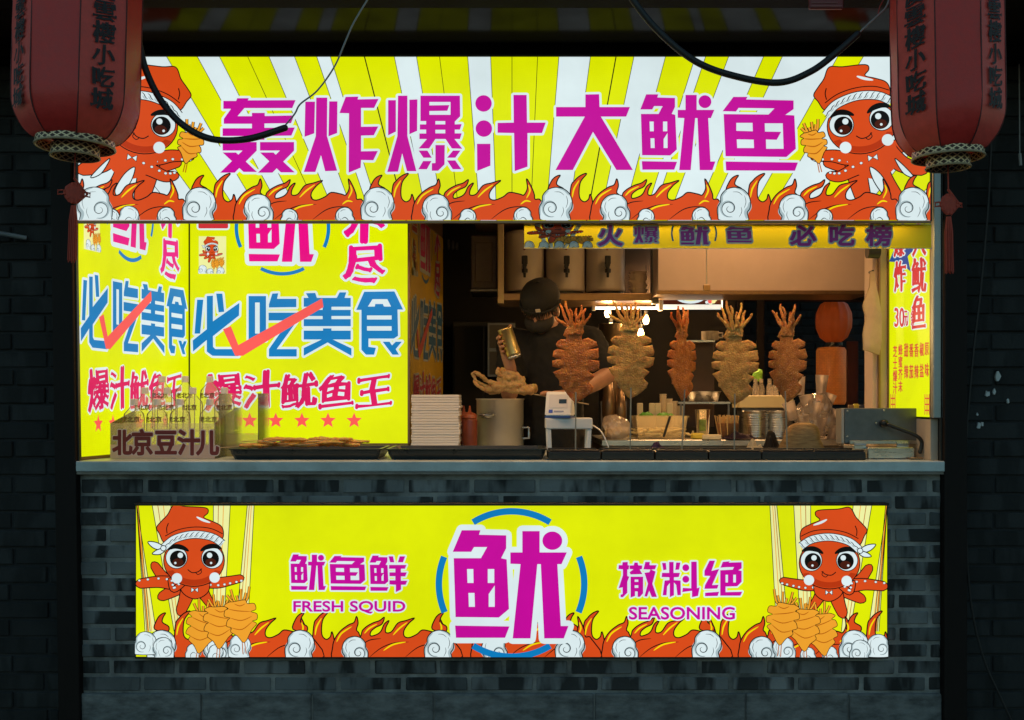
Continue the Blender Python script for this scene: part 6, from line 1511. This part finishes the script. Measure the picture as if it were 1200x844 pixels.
    for i in range(26):
        an = i * 2.4; rr = .011 * math.sqrt((i + .5) / 26); tube(bm, [(rr * .6 * math.cos(an), rr * .6 * math.sin(an), -.155), (rr * 1.1 * math.cos(an), rr * 1.1 * math.sin(an), -.20), (rr * 1.2 * math.cos(an), rr * 1.2 * math.sin(an), -.33 + random.uniform(0, .012))], .0019, 5)
    parts.append(('fringe', bm, M_tas, False))
    for nm, g, m, smt in parts:
        if isinstance(g, Art): o = g.build(nm, root)
        else: o = obj(nm, g, m, root, smt)
    root.location = base; root.rotation_euler = (0, tilt, rotz)
    return root
lantern('red cloth lantern at the left end of the eave, lit yellow on one edge', 88, 183, -.76, .184, R(24), R(1.5), 0, .508)
lantern('red cloth lantern at the right end of the eave, evenly dark', 1111, 196, -.76, .166, R(12), R(-1.0), 0, .538)

# ------------------------------------------------------------------ cables
cb = thing('insulated_pipe', 'black insulated pipe drooping from the left lantern across the first characters', 'pipe', P(250, 160, -.66))
bm = B(); tube(bm, spline([P(150, -20, -.66), P(163, 50, -.66), P(172, 85, -.66), P(190, 120, -.66), P(215, 147, -.66), P(248, 163, -.66), P(290, 163, -.66), P(334, 150, -.66)], 8), .0108, 14); obj('sleeve', bm, M_rubber, cb, True)
bm = B(); tube(bm, spline([P(330, 152, -.66), P(345, 134, -.66), P(352, 122, -.66), P(372, 106, -.66), P(392, 78, -.66), P(405, 48, -.66), P(416, 24, -.66), P(440, -15, -.66)], 8), .0028, 8); obj('wire', bm, M_wire, cb, True)
cb = thing('insulated_pipe', 'black insulated pipe looping above the right end of the main sign', 'pipe', P(910, 97, -.66))
bm = B(); tube(bm, spline([P(728, -25, -.66), P(745, 5, -.66), P(775, 40, -.66), P(815, 72, -.66), P(860, 89, -.66), P(912, 97, -.66), P(950, 84, -.66), P(980, 62, -.66), P(1005, 40, -.66)], 8), .0108, 14); obj('sleeve', bm, M_rubber, cb, True)
bm = B(); tube(bm, spline([P(1003, 42, -.66), P(1018, 28, -.66), P(1030, 17, -.66), P(1040, 5, -.66), P(1050, -30, -.66)], 6), .003, 8); obj('wire', bm, M_wire, cb, True)
bm = B(); tube(bm, spline([P(1029, 18, -.66), P(1031, 8, -.66), P(1036, -2, -.66), P(1046, -30, -.66)], 6), .0018, 6); obj('wire', bm, mat('red_wire', (.35, .04, .03), .5), cb, True)
bm = B(); tube(bm, spline([P(1166, -20, -.01), P(1160, 200, -.0), P(1150, 330, .0), P(1140, 420, .0), P(1132, 520, .0), P(1131, 600, -.005), P(1137, 700, .0), P(1152, 770, .0), P(1176, 825, -.0), P(1192, 860, 0)], 10), .0045, 8); tag(obj('wall_cable', bm, M_rubber, loc=P(1135, 600, 0)), 'thin black cable hanging down the brick wall right of the post', 'cable')
bm = B(); tube(bm, spline([P(1192, -20, 0), P(1194, 60, 0), P(1195, 180, 0)], 6), .0025, 6); cyl(bm, P(1195, 180, 0), P(1196, 194, 0), .006, 8); tag(obj('pull_cord', bm, M_wire, loc=P(1194, 60, 0)), 'thin pull cord by the right edge, near the right lantern', 'cord')
bm = B(); p0, p1 = P(-20, 270, -.05), P(31, 279, .02); cyl(bm, p0, p1, .009, 10); tag(obj('wall_bracket', bm, M_alu, loc=p1), 'short pale metal rod sticking out of the left brick wall', 'bracket')

# ------------------------------------------------------------------ the cook
def blob(bm, pts, rad, n=14): tube(bm, [Vector(p) for p in pts], rad, n)
M_skin = mat('skin', (.42, .2, .115), .5, var=.12, scale=25, bump=.06, bscale=200)
M_shirt = mat('black_tshirt', (.006, .0055, .0055), .85, bump=.2, bscale=40)
M_capm = mat('black_cap_cloth', (.009, .008, .008), .8, bump=.25, bscale=180)
pel = P(650, 545, 1.02); 
pr = thing('person', 'cook in black cap, mask and black T-shirt, head bowed, seasoning a squid', 'person', (pel.x, pel.y, .1))
chest = P(645, 428, 1.0); neck = P(645, 392, .96); headc = P(633, 361, .86)
shR, shL = P(600, 401, 1.0), P(691, 399, .98)
elR, wrR, hdR = P(597, 461, .82), P(598, 430, .68), P(596, 409, .66)
elL, wrL, hdL = P(712, 440, .86), P(672, 463, .68), P(653, 466, .64)
hip0, hip1 = pel + Vector((-.10, 0, -.05)), pel + Vector((.10, 0, -.05))
bm = B()
tilt = Matrix.Rotation(R(24), 3, 'X') @ Matrix.Rotation(R(8), 3, 'Y')   # head bowed forwards
tilt = Matrix.Rotation(R(16), 3, 'Z').inverted() @ Matrix.Rotation(R(5), 3, 'Y') @ Matrix.Rotation(R(35), 3, 'X')
H = lambda x, y, z: headc + tilt @ Vector((x, y, z))
def hell(b_, c, rad): ell(b_, H(*c), rad, tilt.to_4x4(), 3)
hell(bm, (0, .012, .03), (.076, .094, .088)); hell(bm, (0, -.018, -.035), (.062, .07, .07)); hell(bm, (0, -.045, -.085), (.034, .03, .022))
hell(bm, (0, -.095, -.032), (.012, .016, .016)); hell(bm, (0, -.088, -.01), (.009, .012, .024)); hell(bm, (0, -.08, -.066), (.024, .01, .008))
for sg in (-1, 1): hell(bm, (sg * .079, .01, -.02), (.01, .02, .032)); hell(bm, (sg * .03, -.076, .008), (.015, .01, .008))
blob(bm, [H(0, .02, -.06), neck + Vector((0, .01, .0)), chest + Vector((0, .02, .09))], [.052, .056, .075])
blob(bm, [neck + Vector((0, 0, -.03)), chest, P(648, 480, 1.02), pel], [.10, .145, .135, .13]); ell(bm, chest + Vector((-.09, -.01, 0)), (.09, .09, .12)); ell(bm, chest + Vector((.09, -.01, 0)), (.09, .09, .12))
blob(bm, [chest + Vector((0, 0, .06)), shR], [.07, .058]); blob(bm, [chest + Vector((0, 0, .06)), shL], [.07, .058])
blob(bm, [shR, shR.lerp(elR, .5), elR], [.056, .047, .04]); blob(bm, [elR, elR.lerp(wrR, .35), wrR], [.041, .04, .027])
blob(bm, [shL, shL.lerp(elL, .5), elL], [.056, .047, .04]); blob(bm, [elL, elL.lerp(wrL, .35), wrL], [.041, .041, .027])
for hp, sg in ((hip0, -1), (hip1, 1)):
    kn = Vector((hp.x + sg * .02, hp.y - .02, .56)); an_ = Vector((hp.x + sg * .02, hp.y + .02, .19))
    blob(bm, [hp, kn, an_], [.085, .058, .042]); blob(bm, [an_ + Vector((0, .03, -.05)), an_ + Vector((0, -.1, -.055))], [.04, .036])
# hands: fingers curl round a held rod (axis a, radius r)
def hand(bm, wrist, grip, axis, rod_r, side_dir, thumb_sign=1):
    ax = axis.normalized(); back = (wrist - grip); back = (back - ax * back.dot(ax)).normalized(); lat = ax.cross(back).normalized()
    palm = grip + back * (rod_r + .016)
    blob(bm, [wrist, wrist.lerp(palm, .5), palm + ax * .012], [.026, .027, .024]); ell(bm, palm, (.02, .02, .02), sub=2)
    tube(bm, [palm - ax * .03, palm + ax * .034], [.018, .019], 12)
    for i in range(4):
        o = ax * (.033 - .0215 * i); rr = rod_r + .009; f = (.0088, .0092, .0088, .0078)[i]; L_ = (1.0, 1.12, 1.05, .85)[i]
        pts = [palm + o * .9 - lat * .004]
        span = min(3.6, .072 * L_ / rr)
        for s_ in range(1, 6):
            an = s_ / 5 * span; pts.append(grip + o + (back * math.cos(an) + lat * math.sin(an) * side_dir) * (rr + .003 * (s_ in (2, 4))))
        tube(bm, pts, [f * 1.15, f * 1.1, f * 1.0, f, f * .93, f * .82], 10)
    o = ax * .05; pts = [palm - lat * .012 * side_dir + ax * .01]
    for s_ in range(1, 5):
        an = -s_ / 4 * min(2.0, .055 / (rod_r + .01)); pts.append(grip + ax * (.02 + .012 * s_) + (back * math.cos(an) + lat * math.sin(an) * side_dir) * (rod_r + .0105))
    tube(bm, pts, [.0135, .0125, .011, .0105, .009], 10)
canA = (P(591, 383, .63) - P(603, 418, .63)).normalized(); canC = P(597, 401, .63)
bm_h = B()
hand(bm_h, wrR, canC + Vector((0, 0, 0)), canA, .034, 1)
stickA = (P(700, 476, .62) - P(610, 459, .62)).normalized(); stickC = P(652, 467.5, .62)
hand(bm_h, wrL, stickC, -stickA, .006, 1)
for v in bm_h.verts: pass
bm2 = remesh(bm, .006, 5)
bh = remesh(bm_h, .0028, 2)
me_t = bpy.data.meshes.new('t'); bh.to_mesh(me_t); bh.free(); bm2.from_mesh(me_t); bpy.data.meshes.remove(me_t)
obj('body', bm2, M_skin, pr, True)
# T-shirt
bm = B()
blob(bm, [neck + Vector((0, 0, -.045)), chest, P(648, 480, 1.02), pel + Vector((0, 0, -.02))], [.115, .162, .153, .152]); ell(bm, chest + Vector((-.09, -.01, .01)), (.105, .105, .13)); ell(bm, chest + Vector((.09, -.01, .01)), (.105, .105, .13))
for s_, e_ in ((shR, elR), (shL, elL)):
    blob(bm, [chest + Vector((0, 0, .062)), s_], [.082, .074]); blob(bm, [s_, s_.lerp(e_, .4), s_.lerp(e_, .72)], [.074, .07, .068])
bm = remesh(bm, .008, 8)
jitter(bm, .010, 14, 3); jitter(bm, .004, 40, 5)
obj('t_shirt', bm, M_shirt, pr, True)
bm = B(); box(bm, (pel.x - .2, pel.y - .16, .5), (pel.x + .2, pel.y + .16, pel.z - .04), .06)
for hp, sg in ((hip0, -1), (hip1, 1)): blob(bm, [hp + Vector((0, 0, -.02)), Vector((hp.x + sg * .02, hp.y - .02, .56)), Vector((hp.x + sg * .02, hp.y + .02, .2))], [.105, .085, .07])
obj('trousers', remesh(bm, .012, 8), M_shirt, pr, True)
# mask, hair, cap
bm = B(); hell(bm, (0, -.03, -.052), (.07, .078, .052)); hell(bm, (0, -.088, -.045), (.03, .026, .034)); bm = remesh(bm, .006, 6); obj('face_mask', bm, mat('black_mask', (.018, .015, .014), .75), pr, True)
bm = B()
for i in range(110):
    an = R(random.uniform(-78, 78)); rr = .094; p = H(.074 * math.sin(an), .008 - rr * math.cos(an), .052); q = H(.079 * math.sin(an) + random.uniform(-.012, .012), .006 - (rr + .008) * math.cos(an), random.choice([.02, .012, .004, -.006, -.014]) + random.uniform(-.004, .004)); tube(bm, [p, p.lerp(q, .5) + Vector((0, -.004, 0)), q], [.0045, .0035, .0012], 5)
hell(bm, (0, .045, -.01), (.075, .065, .075)); obj('hair', bm, mat('black_hair', (.012, .008, .006), .45), pr, True)
bm = B(); hell(bm, (0, .012, .055), (.092, .108, .082)); 
for v in bm.verts:
    l = tilt.inverted() @ (v.co - headc)
    if l.z < .028: l.z = .028 + (l.z - .028) * .12; v.co = headc + tilt @ l
jitter(bm, .003, 30, 8); cp = obj('cap', bm, M_capm, pr, True)
bm = B(); tube(bm, [H(.093 * math.sin(t), .012 - .109 * math.cos(t), .03) for t in [R(-100 + 10 * i) for i in range(21)]], .006, 8); obj('cap_band', bm, M_capm, cp, True)
bm = B(); c_ = H(.022, -.107, .05); M = Matrix.Translation(c_) @ tilt.to_4x4() @ Matrix.Rotation(R(-8), 4, 'Y'); box(bm, (-.011, -.004, -.008), (.011, .0, .008), .001, M=M); obj('cap_label', bm, mat('cream_label', (.6, .5, .38), .7), cp)
bm = B(); c_ = H(0, .0, .138); ell(bm, c_, (.009, .009, .005), sub=2); obj('cap_button', bm, M_capm, cp, True)
# shaker can in the hand
t = thing('seasoning_can', 'gold seasoning can tilted in the cook raised hand', 'can', canC)
Mc = canA.to_track_quat('Z', 'Y').to_matrix().to_4x4(); hc = .064
bm = B(); lathe(bm, [(0, -hc + .002), (.031, -hc + .002), (.033, -hc + .005), (.0325, -hc + .01), (.0325, hc - .01), (.0335, hc - .008), (.0335, hc), (.029, hc + .001), (0, hc + .001)], canC, 32, M=Mc); obj('can_body', bm, mat('brushed_gold', (.62, .45, .18), .3, metal=.9, var=.25, scale=16), t, True)
bm = B(); lathe(bm, [(0, -hc - .012), (.028, -hc - .012), (.0315, -hc - .006), (.0315, -hc + .0015), (0, -hc + .0015)], canC, 32, M=Mc); obj('lid', bm, M_steel, t, True)
# squid held on its stick
t = thing('held_squid', 'pale golden fried squid on a skewer held level by the cook', 'fried squid', P(595, 452, .62))
bm = B(); rnd = random.Random(4)
for u, v, ru, rv in ((615, 458, 12, 6), (604, 453, 14, 9), (592, 446, 10, 11), (598, 442, 8, 9), (585, 454, 10, 7), (606, 445, 10, 8), (575, 456, 9, 5), (622, 456, 9, 6), (588, 438, 5, 7)):
    ell(bm, P(u, v, .62 + rnd.uniform(-.02, .02)), (ru * sc(.62), .022, rv * sc(.62)), sub=2)
bm = remesh(bm, .005, 3); jitter(bm, .012, 45, 2); jitter(bm, .004, 130, 3); obj('mantle', bm, crust_mat('pale_batter', (.5, .3, .1), (.74, .52, .25), False), t, True)
for pts in (((583, 450), (572, 447), (563, 440), (556, 436)), ((580, 455), (568, 452), (558, 446), (554, 438)), ((582, 457), (570, 457), (560, 452), (556, 447)), ((585, 458), (574, 460), (566, 456)), ((588, 442), (583, 436), (584, 432))):
    bm = B(); q = spline([P(u, v, .62 + rnd.uniform(-.02, .02)) for u, v in pts], 6); tube(bm, q, [.011 * (1 - .4 * i / len(q)) * rnd.uniform(.8, 1.2) for i in range(len(q))], 8); jitter(bm, .004, 80, 7); obj('tentacle', bm, MATS['pale_batter'], t, True)
bm = B(); cyl(bm, P(612, 459.5, .62), P(690, 474, .62), .0028, 8); obj('stick', bm, M_stick, t)
